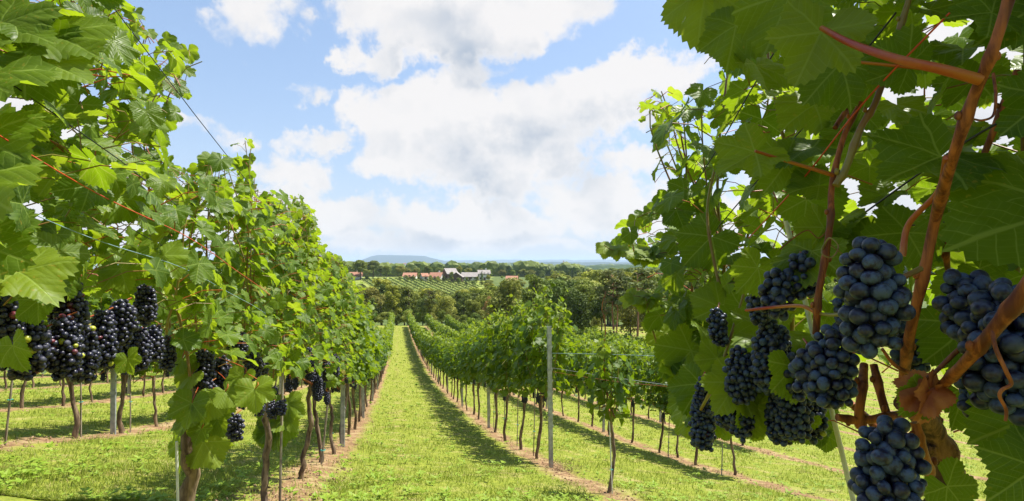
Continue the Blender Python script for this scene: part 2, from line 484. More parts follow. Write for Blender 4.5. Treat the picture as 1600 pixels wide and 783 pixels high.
def build_ground():
    ys = np.concatenate([-np.geomspace(4000, 8, 24), np.arange(-6, 3, 0.6), np.arange(3, 14, 0.11), np.geomspace(14, 130, 170), np.geomspace(133, 60000, 120)])
    xs0 = np.concatenate([np.arange(-14, 16, 0.16)])
    xs = np.concatenate([-np.geomspace(45000, 14.5, 90), xs0, np.geomspace(16.2, 45000, 90)])
    X, Y = np.meshgrid(xs, ys)
    Z = ground(X, Y)
    v = np.stack([X, Y, Z], -1).reshape(-1, 3)
    nx, ny = len(xs), len(ys)
    i = (np.arange(ny - 1)[:, None] * nx + np.arange(nx - 1)[None]).ravel()
    f = np.stack([i, i + 1, i + 1 + nx, i + nx], -1)
    m, t, out = material('vineyard_grass_ground')
    geo = t.new('ShaderNodeNewGeometry'); pos = geo.outputs['Position']
    x, y, z = t.xyz(pos)
    L = t.m('ADD', x, t.m('MULTIPLY', y, SKEW))
    nb = t.noise(pos, 1.1, 5, 0.65)
    nf = t.noise(pos, 14, 5, 0.7)
    nf2 = t.noise(pos, 3.2, 4, 0.6)
    # distance to the nearest vine row
    q = t.m('FRACT', t.m('ADD', t.m('MULTIPLY', t.m('SUBTRACT', L, 2.05), 1 / 2.85), 0.5))
    dist = t.m('MULTIPLY', t.m('ABSOLUTE', t.m('SUBTRACT', q, 0.5)), 2.85)
    wob = t.m('ADD', dist, t.m('MULTIPLY', t.m('SUBTRACT', nb, 0.5), 0.55))
    wob = t.m('ADD', wob, t.m('MULTIPLY', t.m('SUBTRACT', nf, 0.5), 0.35))
    soil = t.mr(wob, 0.08, 0.30, 1, 0)
    soil = t.m('MULTIPLY', soil, t.mr(y, 110, 96, 0, 1))
    g1 = t.mix(t.mr(nf, 0.3, 0.7), (0.125, 0.165, 0.016), (0.235, 0.260, 0.034))
    g1 = t.mix(t.m('MULTIPLY', t.mr(nf2, 0.5, 0.72), 0.7), g1, (0.32, 0.28, 0.10))
    s1 = t.mix(t.mr(nf, 0.3, 0.7), (0.13, 0.070, 0.036), (0.32, 0.205, 0.105))
    s1 = t.mix(t.m('MULTIPLY', t.mr(nf2, 0.52, 0.6), 0.4), s1, (0.42, 0.34, 0.17))
    patches = t.m('MULTIPLY', t.mr(t.noise(pos, 2.1, 5, 0.7), 0.60, 0.70), 0.55)
    track = t.m('MULTIPLY', t.mr(t.m('ABSOLUTE', t.m('SUBTRACT', wob, 0.82)), 0.05, 0.24, 1, 0), t.mr(nf2, 0.45, 0.62, 0.0, 0.30))
    near = t.mix(t.m('MAXIMUM', t.m('MAXIMUM', soil, patches), track), g1, s1)
    # countryside beyond: fields and woods in patches
    vor = t.new('ShaderNodeTexVoronoi'); vor.inputs['Scale'].default_value = 0.0035
    t.l.new(pos, vor.inputs['Vector'])
    vr, vg, vb = t.xyz(vor.outputs['Color'])
    fld = t.mix(vr, (0.13, 0.17, 0.05), (0.30, 0.27, 0.13))
    fld = t.mix(t.mr(vg, 0.35, 0.45), fld, (0.035, 0.06, 0.02))
    hill = t.mix(t.mr(t.noise(pos, 0.3, 3), 0.4, 0.6), (0.15, 0.19, 0.035), (0.21, 0.24, 0.055))
    scrub = t.mix(t.mr(t.noise(pos, 0.5, 4), 0.35, 0.65), (0.045, 0.075, 0.018), (0.10, 0.13, 0.03))
    edge = t.m('ADD', x, t.m('MULTIPLY', t.m('SUBTRACT', t.noise(pos, 0.08, 3), 0.5), 14.0))
    hill = t.mix(t.mr(edge, -16, -11), hill, scrub)
    hill = t.mix(t.mr(y, 262, 250), hill, scrub)
    fld = t.mix(t.mr(y, 500, 800), hill, fld)
    col = t.mix(t.mr(y, 95, 125), near, fld)
    bmp = t.m('ADD', nf, t.m('MULTIPLY', t.noise(pos, 55, 3), 0.5))
    p = principled(t, col, 0.9, 0.15, bmp, 0.9, 0.03)
    t.l.new(p.outputs[0], out.inputs[0])
    b = Buf(); b.add(v, f)
    tag(link('ground', b.mesh('ground', m)), 'sunny grass slope running down between the vine rows', 'ground', kind='structure')


build_ground()


def gz(x, y):
    return float(ground(x, y))


def rowx(L, Y):
    return L - SKEW * Y


# ------------------------------------------------------------------ haze, far hills
def build_haze():
    m, t, out = material('haze_air')
    v = t.new('ShaderNodeVolumePrincipled')
    v.inputs['Color'].default_value = (0.62, 0.80, 1.0, 1)
    v.inputs['Density'].default_value = 0.000085
    v.inputs['Anisotropy'].default_value = 0.1
    t.l.new(v.outputs[0], out.inputs['Volume'])
    b = Buf(); box(b, (0, 28000, 32), (92000, 64400, 254))
    o = link('haze', b.mesh('haze', m, False))
    tag(o, 'pale blue summer haze over the distant plain', 'haze', kind='stuff')


# ------------------------------------------------------------------ leaf templates
SECT = [(-165, -80, -112), (-80, -27, -54), (-27, 27, 0), (27, 80, 54), (80, 165, 112)]


def outline(th, teeth=0.0, deep=1.0):
    """radius of a vine leaf at th degrees from the tip"""
    a = abs(th)
    if a <= 27:
        r = 1.0 - (0.30 * deep) * (a / 27) ** 1.25
    elif a <= 80:
        dlt = abs(a - 54)
        lo = 1.0 - 0.30 * deep if a < 54 else 0.62 + .05 * (1 - deep)
        r = 0.90 - (0.90 - lo) * (dlt / 27) ** 1.25
    else:
        dlt = abs(a - 112)
        if a < 112: r = 0.74 - (0.74 - 0.62 - .05 * (1 - deep)) * (dlt / 32) ** 1.25
        else: r = 0.74 - 0.30 * (dlt / 53) ** 1.6
    return r


def leaf_template(kind, r_):
    fold = r_.uniform(0.02, 0.35); curl = r_.uniform(0.0, 0.55); wav = r_.uniform(0.03, 0.12)
    ph = r_.uniform(0, 6.28); cup = r_.uniform(-0.22, 0.28); deep = r_.uniform(0.40, 0.95)
    twist = r_.uniform(-.25, .25)
    uvs = []
    if kind == 0:
        vs = []; fs = []; uv = []
        rings = (0.004, 0.27, 0.52, 0.77, 1.0)
        for (a0, a1, ac) in SECT:
            nt = 9 if a1 - a0 > 60 else 7
            ths = np.linspace(a0, a1, nt * 2 + 1)
            st = len(vs)
            for q, th in enumerate(ths):
                r = outline(th, deep=deep)
                r *= 1.0 + (0.045 if q % 2 else -0.03) * (1 + 0.25 * math.sin(q * 3.7 + ph))
                for k in rings:
                    ang = math.radians(th)
                    x, y = math.sin(ang) * r * k, math.cos(ang) * r * k
                    if k == 1.0: pass
                    vs.append((x, y))
                    da = math.radians(th - ac)
                    uv.append((math.cos(da) * r * k, math.sin(da) * r * k))
            nr = len(rings)
            for q in range(len(ths) - 1):
                for k in range(nr - 1):
                    A = st + q * nr + k
                    fs.append((A, A + nr, A + nr + 1, A + 1))
        xy = np.array(vs); f = np.array(fs); uvp = np.array(uv)
        luv = uvp[f].reshape(-1, 2)
    else:
        if kind == 1: ths = [-165, -140, -112, -96, -80, -66, -54, -40, -27, -13, 0, 13, 27, 40, 54, 66, 80, 96, 112, 140, 165]
        elif kind == 2: ths = [-160, -112, -80, -54, -27, 0, 27, 54, 80, 112, 160]
        else: ths = [-150, -100, -45, 0, 45, 100, 150]
        vs = [(0, 0)]
        for q, th in enumerate(ths):
            r = outline(th, deep=deep) * (1 + r_.uniform(-.05, .05))
            if kind == 3: r = 0.86
            ang = math.radians(th); vs.append((math.sin(ang) * r, math.cos(ang) * r))
        xy = np.array(vs)
        f = np.array([(0, q + 1, q) for q in range(1, len(ths))])
        luv = np.zeros((f.size, 2)) + .3
    rr = np.hypot(xy[:, 0], xy[:, 1]); th = np.arctan2(xy[:, 0], xy[:, 1])
    z = fold * np.abs(xy[:, 0]) - curl * rr ** 2 * .55 - cup * np.clip(xy[:, 1], 0, 2) ** 2 \
        + wav * np.sin(th * 5 + ph) * rr ** 2 * 1.3 + wav * .6 * np.sin(th * 11 + ph * 2) * rr ** 3 + twist * xy[:, 0] * xy[:, 1]
    if kind == 0:       # blistered between the veins
        z = z + (0.024 * np.sin(xy[:, 0] * 13 + ph) * np.sin(xy[:, 1] * 11 + ph) + 0.012 * np.sin(xy[:, 0] * 23 + xy[:, 1] * 9)) * (0.4 + rr)
    return np.column_stack([xy, z]), f, luv


LEAVES = {k: [leaf_template(k, np.random.default_rng(100 + k * 20 + i)) for i in range(n)] for k, n in ((0, 14), (1, 10), (2, 8), (3, 5))}


def add_leaves(buf, kind, pos, tip, nrm, size, col, mi=0, r_=rng):
    """scatter leaves: pos of the petiole joint, tip direction, blade normal, size of the mid vein"""
    if len(pos) == 0: return
    pos = np.asarray(pos, float); nrm = unit(nrm)
    tip = np.asarray(tip, float)
    tip = unit(tip - (tip * nrm).sum(-1, keepdims=True) * nrm)
    side = np.cross(tip, nrm)
    size = np.asarray(size, float); col = np.asarray(col, float)
    var = r_.integers(0, len(LEAVES[kind]), len(pos))
    for k in range(len(LEAVES[kind])):
        s = np.where(var == k)[0]
        if len(s) == 0: continue
        v, f, uv = LEAVES[kind][k]
        Mx = np.stack([side[s], tip[s], nrm[s]], 1)       # n,3(axis),3
        w_ = np.einsum('vk,nkj->nvj', v, Mx) * size[s][:, None, None] + pos[s][:, None]
        n, nv = len(s), len(v)
        ff = (f[None] + (np.arange(n) * nv)[:, None, None]).reshape(-1, f.shape[1])
        cc = np.repeat(col[s], nv, 0)
        buf.add(w_.reshape(-1, 3), ff, cc, np.tile(uv, (n, 1)), mi)


# ------------------------------------------------------------------ grape bunches
def ico(sub):
    t = (1 + 5 ** .5) / 2
    v = [(-1, t, 0), (1, t, 0), (-1, -t, 0), (1, -t, 0), (0, -1, t), (0, 1, t), (0, -1, -t), (0, 1, -t), (t, 0, -1), (t, 0, 1), (-t, 0, -1), (-t, 0, 1)]
    f = [(0, 11, 5), (0, 5, 1), (0, 1, 7), (0, 7, 10), (0, 10, 11), (1, 5, 9), (5, 11, 4), (11, 10, 2), (10, 7, 6), (7, 1, 8),
         (3, 9, 4), (3, 4, 2), (3, 2, 6), (3, 6, 8), (3, 8, 9), (4, 9, 5), (2, 4, 11), (6, 2, 10), (8, 6, 7), (9, 8, 1)]
    v = [list(unit(a)) for a in v]
    for _ in range(sub):
        mid = {}; g = []
        def mp(a, b):
            k = (min(a, b), max(a, b))
            if k not in mid:
                v.append(list(unit((np.array(v[a]) + np.array(v[b])) / 2))); mid[k] = len(v) - 1
            return mid[k]
        for a, b, c in f:
            x, y, z = mp(a, b), mp(b, c), mp(c, a)
            g += [(a, x, z), (b, y, x), (c, z, y), (x, y, z)]
        f = g
    return np.array(v), np.array(f)


ICO = {k: ico(k) for k in (0, 1, 2, 3)}


def berry_spots(width, height, bd, r_, shoulder=True):
    """berries packed in a tapering bunch hanging from (0,0,0)"""
    width *= .86; height *= .84
    n = int(1.12 * (pi * (width / 2) ** 2 * height * 0.62) / (bd ** 3 * 0.62)) + 8
    n = min(n, 240)
    t = r_.random(n) ** 0.85
    ang = r_.uniform(0, 2 * pi, n)
    prof = (np.clip(np.sin(np.clip(t * 1.25 + 0.20, 0, pi / 2 + .4) ), 0, 1)) * (1 - 0.62 * t ** 1.6)
    rr = np.sqrt(r_.uniform(0.15, 1, n)) * prof * width / 2
    p = np.stack([rr * np.cos(ang), rr * np.sin(ang), -t * height], 1)
    for it in range(34):
        d = p[:, None] - p[None]
        L = np.linalg.norm(d, axis=-1) + np.eye(n)
        push = np.clip(bd * 0.93 - L, 0, None) * (1 - np.eye(n))
        p += (d / L[..., None] * push[..., None]).sum(1) * 0.33
        p[:, :2] *= 0.995
    return p


def add_bunch(buf, pos, width, height, bd, lod, r_, ripe=0.0, tilt=0.0):
    p = berry_spots(width, height, bd, r_)
    if tilt: p[:, 0] += p[:, 2] * tilt
    v, f = ICO[lod]
    n = len(p)
    sc = bd / 2 * np.where(r_.random(n) < .06, .62, r_.uniform(0.76, 1.14, n))
    st = r_.uniform(.93, 1.13, (n, 3))
    vv = v[None] * sc[:, None, None] * st[:, None] * (1 + .035 * np.sin(v[None] * 2.6 + r_.uniform(0, 6, (n, 1, 3)))) + p[:, None] + np.asarray(pos)
    ff = (f[None] + (np.arange(n) * len(v))[:, None, None]).reshape(-1, 3)
    g = r_.random(n); odd = np.where(g < ripe * .5, 0.93, np.where(g < ripe, 0.65, 0.0))
    c = np.stack([r_.random(n), odd, r_.random(n)], 1)
    buf.add(vv.reshape(-1, 3), ff, np.repeat(c, len(v), 0))
    return p


# ------------------------------------------------------------------ vine generator
def rotz(v, a):
    c, s = math.cos(a), math.sin(a)
    v = np.asarray(v, float)
    return np.stack([v[..., 0] * c - v[..., 1] * s, v[..., 0] * s + v[..., 1] * c, v[..., 2]], -1)


def grow(r_, n_shoots=12, z0=0.85, top=2.05, half=0.55, thick=0.24, step=0.085, size=0.078, lat=0.8, sparse=1.0):
    """shoots and leaves of one vine, in its own frame (y along the row)"""
    shoots = []; L = dict(pos=[], tip=[], nrm=[], size=[], col=[], base=[])
    for k in range(n_shoots):
        y0 = -half + 2 * half * (k + r_.random()) / n_shoots
        h = top - z0 + r_.normal(0, 0.10)
        n = max(5, int(h / step) + 3)
        pts = []
        x, y = r_.normal(0, .03), y0
        vx, vy = r_.normal(0, .25), r_.normal(0, .22)
        z = z0 + r_.uniform(-.05, .05)
        for i in range(n):
            t = i / (n - 1)
            pts.append((x, y, z))
            vx += r_.normal(0, .12) - x * .9; vy += r_.normal(0, .12) - (y - y0) * .3
            if t > 0.82: vx += r_.normal(0, .35)
            x += vx * step * .6; y += vy * step * .6; z += step * (1.0 - (0.35 if t > .85 else 0) - .15 * abs(vx))
        pts = np.array(pts); shoots.append(pts)
        for i in range(1, n):
            t = i / (n - 1)
            m = 1 + (r_.random() < lat * (1 - t * .7)) + (r_.random() < lat * .6)
            for j in range(m):
                if r_.random() > sparse: continue
                sgn = 1 if ((i + j) % 2) else -1
                az_ = r_.normal(0, .75)
                out = np.array([sgn * math.cos(az_), math.sin(az_), 0.0])
                reach = (r_.uniform(.03, .12) if j == 0 else r_.uniform(.06, thick)) * (1 if t < .85 else .6)
                b = pts[i] + np.array([0, 0, r_.normal(0, .02)])
                p = b + out * reach + np.array([0, 0, r_.uniform(-.02, .05)])
                over = abs(p[0]) - thick * 1.25
                if over > 0: p[0] -= math.copysign(over, p[0])
                nr = out * r_.uniform(.25, 1.0) + np.array([0, 0, r_.uniform(.25, 1.0)]) + r_.normal(0, .28, 3)
                tp = out * r_.uniform(.2, .8) + np.array([0, 0, -r_.uniform(.3, 1.0)]) + r_.normal(0, .35, 3)
                if t > .9: tp[2] += 0.7; nr[2] += .3
                s = size * (1.0 - .48 * max(0, (t - .65) / .35)) * r_.uniform(.62, 1.22) * (1 if j == 0 else .85)
                yg = np.clip((t - .72) / .28, 0, 1) * r_.uniform(.2, .85) + (0.3 * r_.random() if r_.random() < .12 else 0)
                wil = 1.0 * (r_.random() < .012) * (t < .5) * r_.uniform(.4, 1)
                L['pos'].append(p); L['tip'].append(tp); L['nrm'].append(nr); L['size'].append(s)
                L['col'].append((r_.random(), yg, wil)); L['base'].append(b)
    return shoots, {k: np.array(v) for k, v in L.items()}


def gnarled_trunk(buf, r_, h=0.85, rad=0.022, lean=0.0, sides=7, n=9, c=None):
    z = np.linspace(-0.06, h, n)
    x = np.cumsum(r_.normal(0, .045 / n ** .5, n)) + lean * (z / h); y = np.cumsum(r_.normal(0, .045 / n ** .5, n))
    rr = rad * (1.25 - 0.35 * np.linspace(0, 1, n)) * r_.uniform(.85, 1.18, n)
    rr[-1] *= 1.5; rr[-2] *= 1.35
    pts = np.stack([x - x[0], y - y[0], z], 1)
    tube(buf, pts, rr, sides, c, cap=True)
    return pts[-1]


def vine_meshes(seed, lod, rot=0.0, **kw):
    """meshes of a vine: trunk, stem (cordon and canes), foliage, bunches; baked at rotation rot"""
    r_ = np.random.default_rng(seed)
    nb = kw.pop('bunches', 6); th = kw.pop('trunk_h', 0.82); tr = kw.pop('trunk_r', 0.022); lean = kw.pop('lean', 0.0)
    keep = kw.pop('keep', None); slope = kw.pop('slope', 0.0); origin = kw.pop('origin', np.zeros(3)); bscale = kw.pop('bscale', 1.0)
    shoots, L = grow(r_, **kw)
    for q in shoots: q[:, 2] -= slope * q[:, 1]
    for nm_ in ('pos', 'base'): L[nm_][:, 2] -= slope * L[nm_][:, 1]
    out = {}
    bt = Buf(); head = gnarled_trunk(bt, r_, th, tr, lean, (10, 7, 5, 4)[lod], (16, 9, 6, 4)[lod])
    out['trunk'] = (bt, M['trunk'])
    bs = Buf()
    half = kw.get('half', .55)
    if lod < 3:
        for sg in (-1, 1):
            pth = smooth_path([head - [0, 0, .02], head + [0, sg * half * .3, .05], [0, sg * half * .65, head[2] + .06 - slope * sg * half * .65], [0, sg * half * .95, head[2] + .03 - slope * sg * half * .95]], (17, 6, 4)[lod])
            if keep is not None:
                ok = keep(rotz(pth, rot) + origin)
                if not ok.all(): pth = pth[:int(np.argmin(ok))]
            if len(pth) < 3: continue
            tube(bs, rotz(pth, rot), np.linspace(.011, .006, len(pth)), (7, 5, 4)[lod], None, 0)
        for p in shoots:
            q = p if lod == 0 else p[::(2 if lod == 1 else 4)]
            if keep is not None:
                ok = keep(rotz(q, rot) + origin)
                if not ok.all():
                    e = int(np.argmin(ok)); q = q[:e]
            if len(q) < 3: continue
            tube(bs, rotz(q, rot), np.linspace(.0055, .0018, len(q)), (6, 4, 3)[lod], None, 1)
    bf = Buf()
    pos = rotz(L['pos'], rot); tip = rotz(L['tip'], rot); nrm = rotz(L['nrm'], rot); base = rotz(L['base'], rot)
    idx = np.arange(len(pos))
    if keep is not None:
        idx = np.where(keep(pos + origin) & keep(pos + origin + unit(tip) * L['size'][:, None] * .9) & keep(base + origin))[0]
    if lod == 0:
        for i in idx:
            dv = base[i] - pos[i]; base[i] = pos[i] + dv * min(1, .11 / np.linalg.norm(dv)) + [0, 0, -.02]
            mid = (base[i] + pos[i]) / 2 + np.array([0, 0, .012])
            tube(bs, [base[i], mid, pos[i]], [.0015, .0011, .0013], 4, None, 2 if r_.random() < .45 else 1)
    sc = (1, 1, 1.12, 1.5)[lod]
    add_leaves(bf, lod, pos[idx], tip[idx], nrm[idx], L['size'][idx] * sc, L['col'][idx], 0, r_)
    if lod < 3: out['stem'] = (bs, [M['cane'], M['shoot'], M['petiole']])
    out['foliage'] = (bf, M['leaf'] if lod == 0 else (M['leaf_mid'] if lod < 3 else M['leaf_far']))
    bunch = []
    for k in range(nb):
        b = Buf()
        sg = r_.choice([-1, 1])
        p = rotz([sg * r_.uniform(.03, .15), r_.uniform(-half, half), head[2] + r_.uniform(.0, .18)], rot)
        add_bunch(b, p, .075 * bscale, r_.uniform(.11, .17) * bscale, (.0155, .017, .021, .03)[lod], (2, 1, 0, 0)[lod], r_, 0.01)
        bunch.append((b, p))
    out['bunch'] = bunch
    return out


def link_vine(v, root, share=None):
    for nm in ('trunk', 'stem', 'foliage'):
        if nm in v:
            link({'trunk': 'trunk', 'stem': 'stem', 'foliage': 'foliage'}[nm], v[nm][0].mesh(nm, v[nm][1]), root)
    for b, p in v['bunch']:
        link('grape_bunch', b.mesh('grape_bunch', M['grape_dark']), root)


def copy_thing(src, loc, rz, scale=(1, 1, 1)):
    r = src.copy(); COL.objects.link(r); r.location = loc; r.rotation_euler = (0, 0, rz); r.scale = scale
    for ch in src.children:
        c = ch.copy(); COL.objects.link(c); c.parent = r
        for g in ch.children:
            d = g.copy(); COL.objects.link(d); d.parent = c
    return r


ORD = ['first', 'second', 'third', 'fourth', 'fifth', 'sixth', 'seventh', 'eighth', 'ninth', 'tenth', 'eleventh', 'twelfth']
exec_order = []

build_haze()


def build_ridge(name, label, prof, d, thick, mat, rough, n=160, seed=3):
    """a rounded hill whose crest follows prof [(photo x, photo y)] at distance d"""
    r_ = np.random.default_rng(seed)
    px = np.linspace(prof[0][0], prof[-1][0], n)
    py = np.interp(px, [p[0] for p in prof], [p[1] for p in prof])
    X = (px - 800) / F * d; Zt = (410 - py) / F * d
    bump = np.zeros(n)
    for k in range(1, 6): bump += np.sin(px * 0.05 * k * 1.7 + r_.uniform(0, 6)) / k
    Zt = Zt + bump * rough
    T = np.linspace(-1, 1, 15)
    Xg, Tg = np.meshgrid(X, T)
    Yg = d + Tg * thick
    zb = ground(Xg, Yg) - 2
    Zg = zb + np.maximum(Zt[None] - zb, 0.5) * (np.cos(Tg * pi / 2) ** 1.5) + r_.normal(0, rough * .35, Xg.shape) * (1 - Tg ** 2)
    v = np.stack([Xg, Yg, Zg], -1).reshape(-1, 3)
    i = (np.arange(len(T) - 1)[:, None] * n + np.arange(n - 1)[None]).ravel()
    f = np.stack([i, i + 1, i + 1 + n, i + n], -1)
    b = Buf(); b.add(v, f)
    o = tag(link(name, b.mesh(name, mat)), label, 'hill', kind='structure')
    return lambda x: np.interp(x, X, Zt)


def woods_material(name, a, b, c, sc):
    m, t, out = material(name)
    geo = t.new('ShaderNodeNewGeometry'); pos = geo.outputs['Position']
    n = t.noise(pos, sc, 5, 0.6); n2 = t.noise(pos, sc * 0.22, 3, 0.5)
    col = t.mix(t.mr(n, 0.35, 0.65), a, b)
    col = t.mix(t.mr(n2, 0.56, 0.62), col, c)
    p = principled(t, col, 0.95, 0.1, n, 0.6, 8.0)
    t.l.new(p.outputs[0], out.inputs[0])
    return m


M['woods'] = woods_material('distant_woods', (0.020, 0.040, 0.014), (0.045, 0.075, 0.022), (0.12, 0.15, 0.05), 0.012)
M['bluehill'] = woods_material('distant_hill', (0.014, 0.030, 0.020), (0.026, 0.045, 0.024), (0.05, 0.07, 0.04), 0.0012)
build_ridge('table_hill', 'flat topped blue hill standing above the distant plain', [(555, 411), (574, 403.5), (584, 399.5), (592, 398.2), (615, 398.8), (640, 399.2), (664, 399.8), (671, 402), (684, 405.5), (700, 408.5), (716, 411)], 10500, 900, M['bluehill'], 2.0, 220, 5)
build_ridge('horizon_hills', 'long pale blue line of hills along the horizon', [(-400, 407), (300, 406.5), (560, 408), (700, 407.2), (740, 406.6), (790, 406.0), (900, 406.0), (960, 405.6), (1010, 406.6), (1300, 406), (2000, 407)], 15500, 1500, M['bluehill'], 7.0, 260, 6)
build_ridge('plain_hills', 'low blue wooded hills in front of the horizon', [(300, 412), (560, 411), (640, 411.5), (760, 411), (860, 409.5), (1000, 410), (1300, 409), (1700, 411)], 7500, 900, M['bluehill'], 2.5, 260, 7)
r_mid = build_ridge('wooded_ridge', 'dark green wooded ridge beyond the houses', [(520, 414), (600, 413.5), (650, 413), (700, 414), (742, 411.8), (770, 411.0), (812, 411.4), (850, 413.5), (900, 415), (950, 413), (1010, 413), (1100, 411), (1300, 412), (1600, 413)], 2600, 420, M['woods'], 1.2, 260, 8)
build_ridge('nearer_ridge', 'green ridge with woods and a pale field behind the wood', [(560, 417), (700, 418), (790, 417), (850, 416), (900, 417), (960, 414.5), (1010, 413), (1060, 414), (1200, 416), (1500, 418)], 1500, 260, M['woods'], 0.8, 200, 9)

# ------------------------------------------------------------------ houses on the far hillside
M['roof_orange'] = plain_material('clay_roof', (0.26, 0.125, 0.08), (0.36, 0.18, 0.115), 1.5, 0.85)
M['roof_grey'] = plain_material('slate_roof', (0.20, 0.18, 0.17), (0.30, 0.27, 0.25), 1.5, 0.8)
M['wall_white'] = plain_material('white_render', (0.50, 0.48, 0.44), (0.66, 0.64, 0.60), 1, 0.9)
M['wall_wood'] = plain_material('barn_wood', (0.10, 0.065, 0.045), (0.17, 0.11, 0.07), 2, 0.9)
M['glass'] = plain_material('window_glass', (0.02, 0.025, 0.03), (0.04, 0.045, 0.05), 1, 0.15, 0.6)
M['door'] = plain_material('house_door', (0.08, 0.05, 0.03), (0.12, 0.08, 0.05), 1, 0.7)


def house(px, py_base, d, wdt, dep, hw, hr, rz, wall, roof, label, nwin=4, chim=True, name='house', group=None, floors=1):
    wdt *= .86; dep *= .86; hw *= .85; hr *= .85
    p = P(px, py_base + 1.2, d)
    g = gz(p[0], d)
    z0 = min(p[2], g + 1.0) if False else p[2]
    t = thing(name, label, 'house', (p[0], d, z0), rz, group)
    b = Buf()
    base = min(0.0, g - z0) - 0.4
    box(b, (0, 0, (hw + base) / 2), (wdt, dep, hw - base))
    v = [(-wdt / 2, -dep / 2, hw), (wdt / 2, -dep / 2, hw), (wdt / 2, dep / 2, hw), (-wdt / 2, dep / 2, hw), (-wdt / 2 + .01, 0, hw + hr), (wdt / 2 - .01, 0, hw + hr)]
    b.add(v, [[0, 3, 4], [2, 1, 5]])
    link('wall', b.mesh('wall', wall, False), t)
    b = Buf(); ov = .5; th = .22
    k = hr / (dep / 2); ze = hw - ov * k
    vv = []
    for zz in (0.02, th):
        vv += [(-wdt / 2 - ov, -dep / 2 - ov, ze + zz), (wdt / 2 + ov, -dep / 2 - ov, ze + zz), (wdt / 2 + ov, 0, hw + hr + zz), (-wdt / 2 - ov, 0, hw + hr + zz),
               (wdt / 2 + ov, dep / 2 + ov, ze + zz), (-wdt / 2 - ov, dep / 2 + ov, ze + zz)]
    b.add(vv, [[6, 7, 8, 9], [9, 8, 10, 11], [0, 3, 2, 1], [3, 5, 4, 2], [0, 1, 7, 6], [4, 5, 11, 10], [1, 2, 8, 7], [2, 4, 10, 8], [0, 6, 9, 3], [3, 9, 11, 5]])
    ro = link('roof', b.mesh('roof', roof, False), t)
    if chim:
        b = Buf(); box(b, (wdt * .2, dep * .12, hw + hr + .3), (.8, .8, 1.8)); link('chimney', b.mesh('chimney', M['wall_white'], False), ro)
    for fl in range(floors):
        for q in range(nwin):
            xx = -wdt / 2 + wdt * (q + .5) / nwin
            b = Buf(); box(b, (xx, -dep / 2 - .03, 1.6 + fl * 2.7), (1.1, .12, 1.3))
            fr = link('window', b.mesh('window', M['wall_white'], False), t)
            b = Buf(); box(b, (xx, -dep / 2 - .08, 1.6 + fl * 2.7), (.9, .08, 1.1)); link('pane', b.mesh('pane', M['glass'], False), fr)
    b = Buf(); box(b, (wdt * .02, -dep / 2 - .05, 1.0), (1.2, .16, 2.1)); link('door', b.mesh('door', M['door'], False), t)
    return t


house(553, 434, 330, 11, 7, 2.0, 2.4, .2, M['wall_white'], M['roof_orange'], 'orange roofed house half hidden by big round trees left of the far vineyard', 3)
house(641, 434, 338, 9, 7, 1.8, 2.2, .0, M['wall_white'], M['roof_orange'], 'long low house with plain orange roof at the top of the far vineyard', 3, False)
house(663, 435, 326, 4.2, 5, 2.2, 1.8, .5, M['wall_white'], M['roof_orange'], 'tiny orange roofed shed left of the gabled orange house', 1, False)
house(682, 435.5, 330, 8.5, 7, 2.0, 2.8, -.25, M['wall_white'], M['roof_orange'], 'orange roofed farmhouse with chimney just left of the grey barn', 3)
house(703, 434, 334, 8, 9, 3.6, 3.6, .55, M['wall_wood'], M['roof_grey'], 'tall grey roofed wooden barn between the orange and white houses', 1, False)
house(714, 437, 322, 6, 8, 2.6, 2.9, 1.5, M['wall_wood'], M['roof_grey'], 'small dark gable barn in front of the long grey roof', 1, False)
house(734, 437, 328, 10.5, 8, 2.8, 2.7, .0, M['wall_white'], M['roof_grey'], 'long white house under a low grey roof', 4, False)
house(756, 437.5, 332, 8, 7, 5.2, 2.3, .15, M['wall_white'], M['roof_grey'], 'white two storey house right of the village', 3, True, floors=2)
house(800, 440.5, 262, 5.8, 6, 1.7, 1.9, -.1, M['wall_white'], M['roof_orange'], 'lone house with bright orange roof standing among trees right of the village', 2, False)
# the far village at the foot of the table hill: tiny
r_ = np.random.default_rng(8)
far_proto = None
for k in range(26):
    px = r_.choice([r_.uniform(598, 655), r_.uniform(676, 694)]); d = 2600 - r_.uniform(60, 120)
    x = (px - 800) / F * d
    z = float(r_mid(x)) - r_.uniform(3, 9)
    if far_proto is None:
        t = thing('distant_house', 'tiny pale house in the distant village below the blue table hill', 'house', (x, d, z), 0, 'tiny houses of the distant village')
        b = Buf(); box(b, (0, 0, 1), (15, 10, 12)); link('wall', b.mesh('wall', M['wall_white'], False), t)
        b = Buf(); b.add([(-8, -6, 7), (8, -6, 7), (8, 6, 7), (-8, 6, 7), (-8, 0, 12), (8, 0, 12)], [[0, 1, 5, 4], [2, 3, 4, 5]]); b.add([(-8, -6, 7), (-8, 6, 7), (-8, 0, 12), (8, -6, 7), (8, 6, 7), (8, 0, 12)], [[0, 2, 1], [3, 4, 5]])
        link('roof', b.mesh('roof', M['roof_orange'], False), t); far_proto = t
    else:
        copy_thing(far_proto, (x, d, z), r_.uniform(-1, 1), (r_.uniform(.6, 1.3),) * 3)
t = thing('church', 'tiny white church on the far plain right of the lone orange roof', 'church', tuple(P(883, 415.5, 2450)), 0)
b = Buf(); box(b, (3, 0, 4), (14, 9, 12)); link('nave', b.mesh('nave', M['wall_white'], False), t)
b = Buf(); box(b, (-7, 0, 8), (6, 6, 20)); link('tower', b.mesh('tower', M['wall_white'], False), t)
b = Buf(); b.add([(-10.5, -3.5, 18), (-3.5, -3.5, 18), (-3.5, 3.5, 18), (-10.5, 3.5, 18), (-7, 0, 25)], [[0, 1, 4], [1, 2, 4], [2, 3, 4], [3, 0, 4]]); link('spire', b.mesh('spire', M['roof_orange'], False), t)

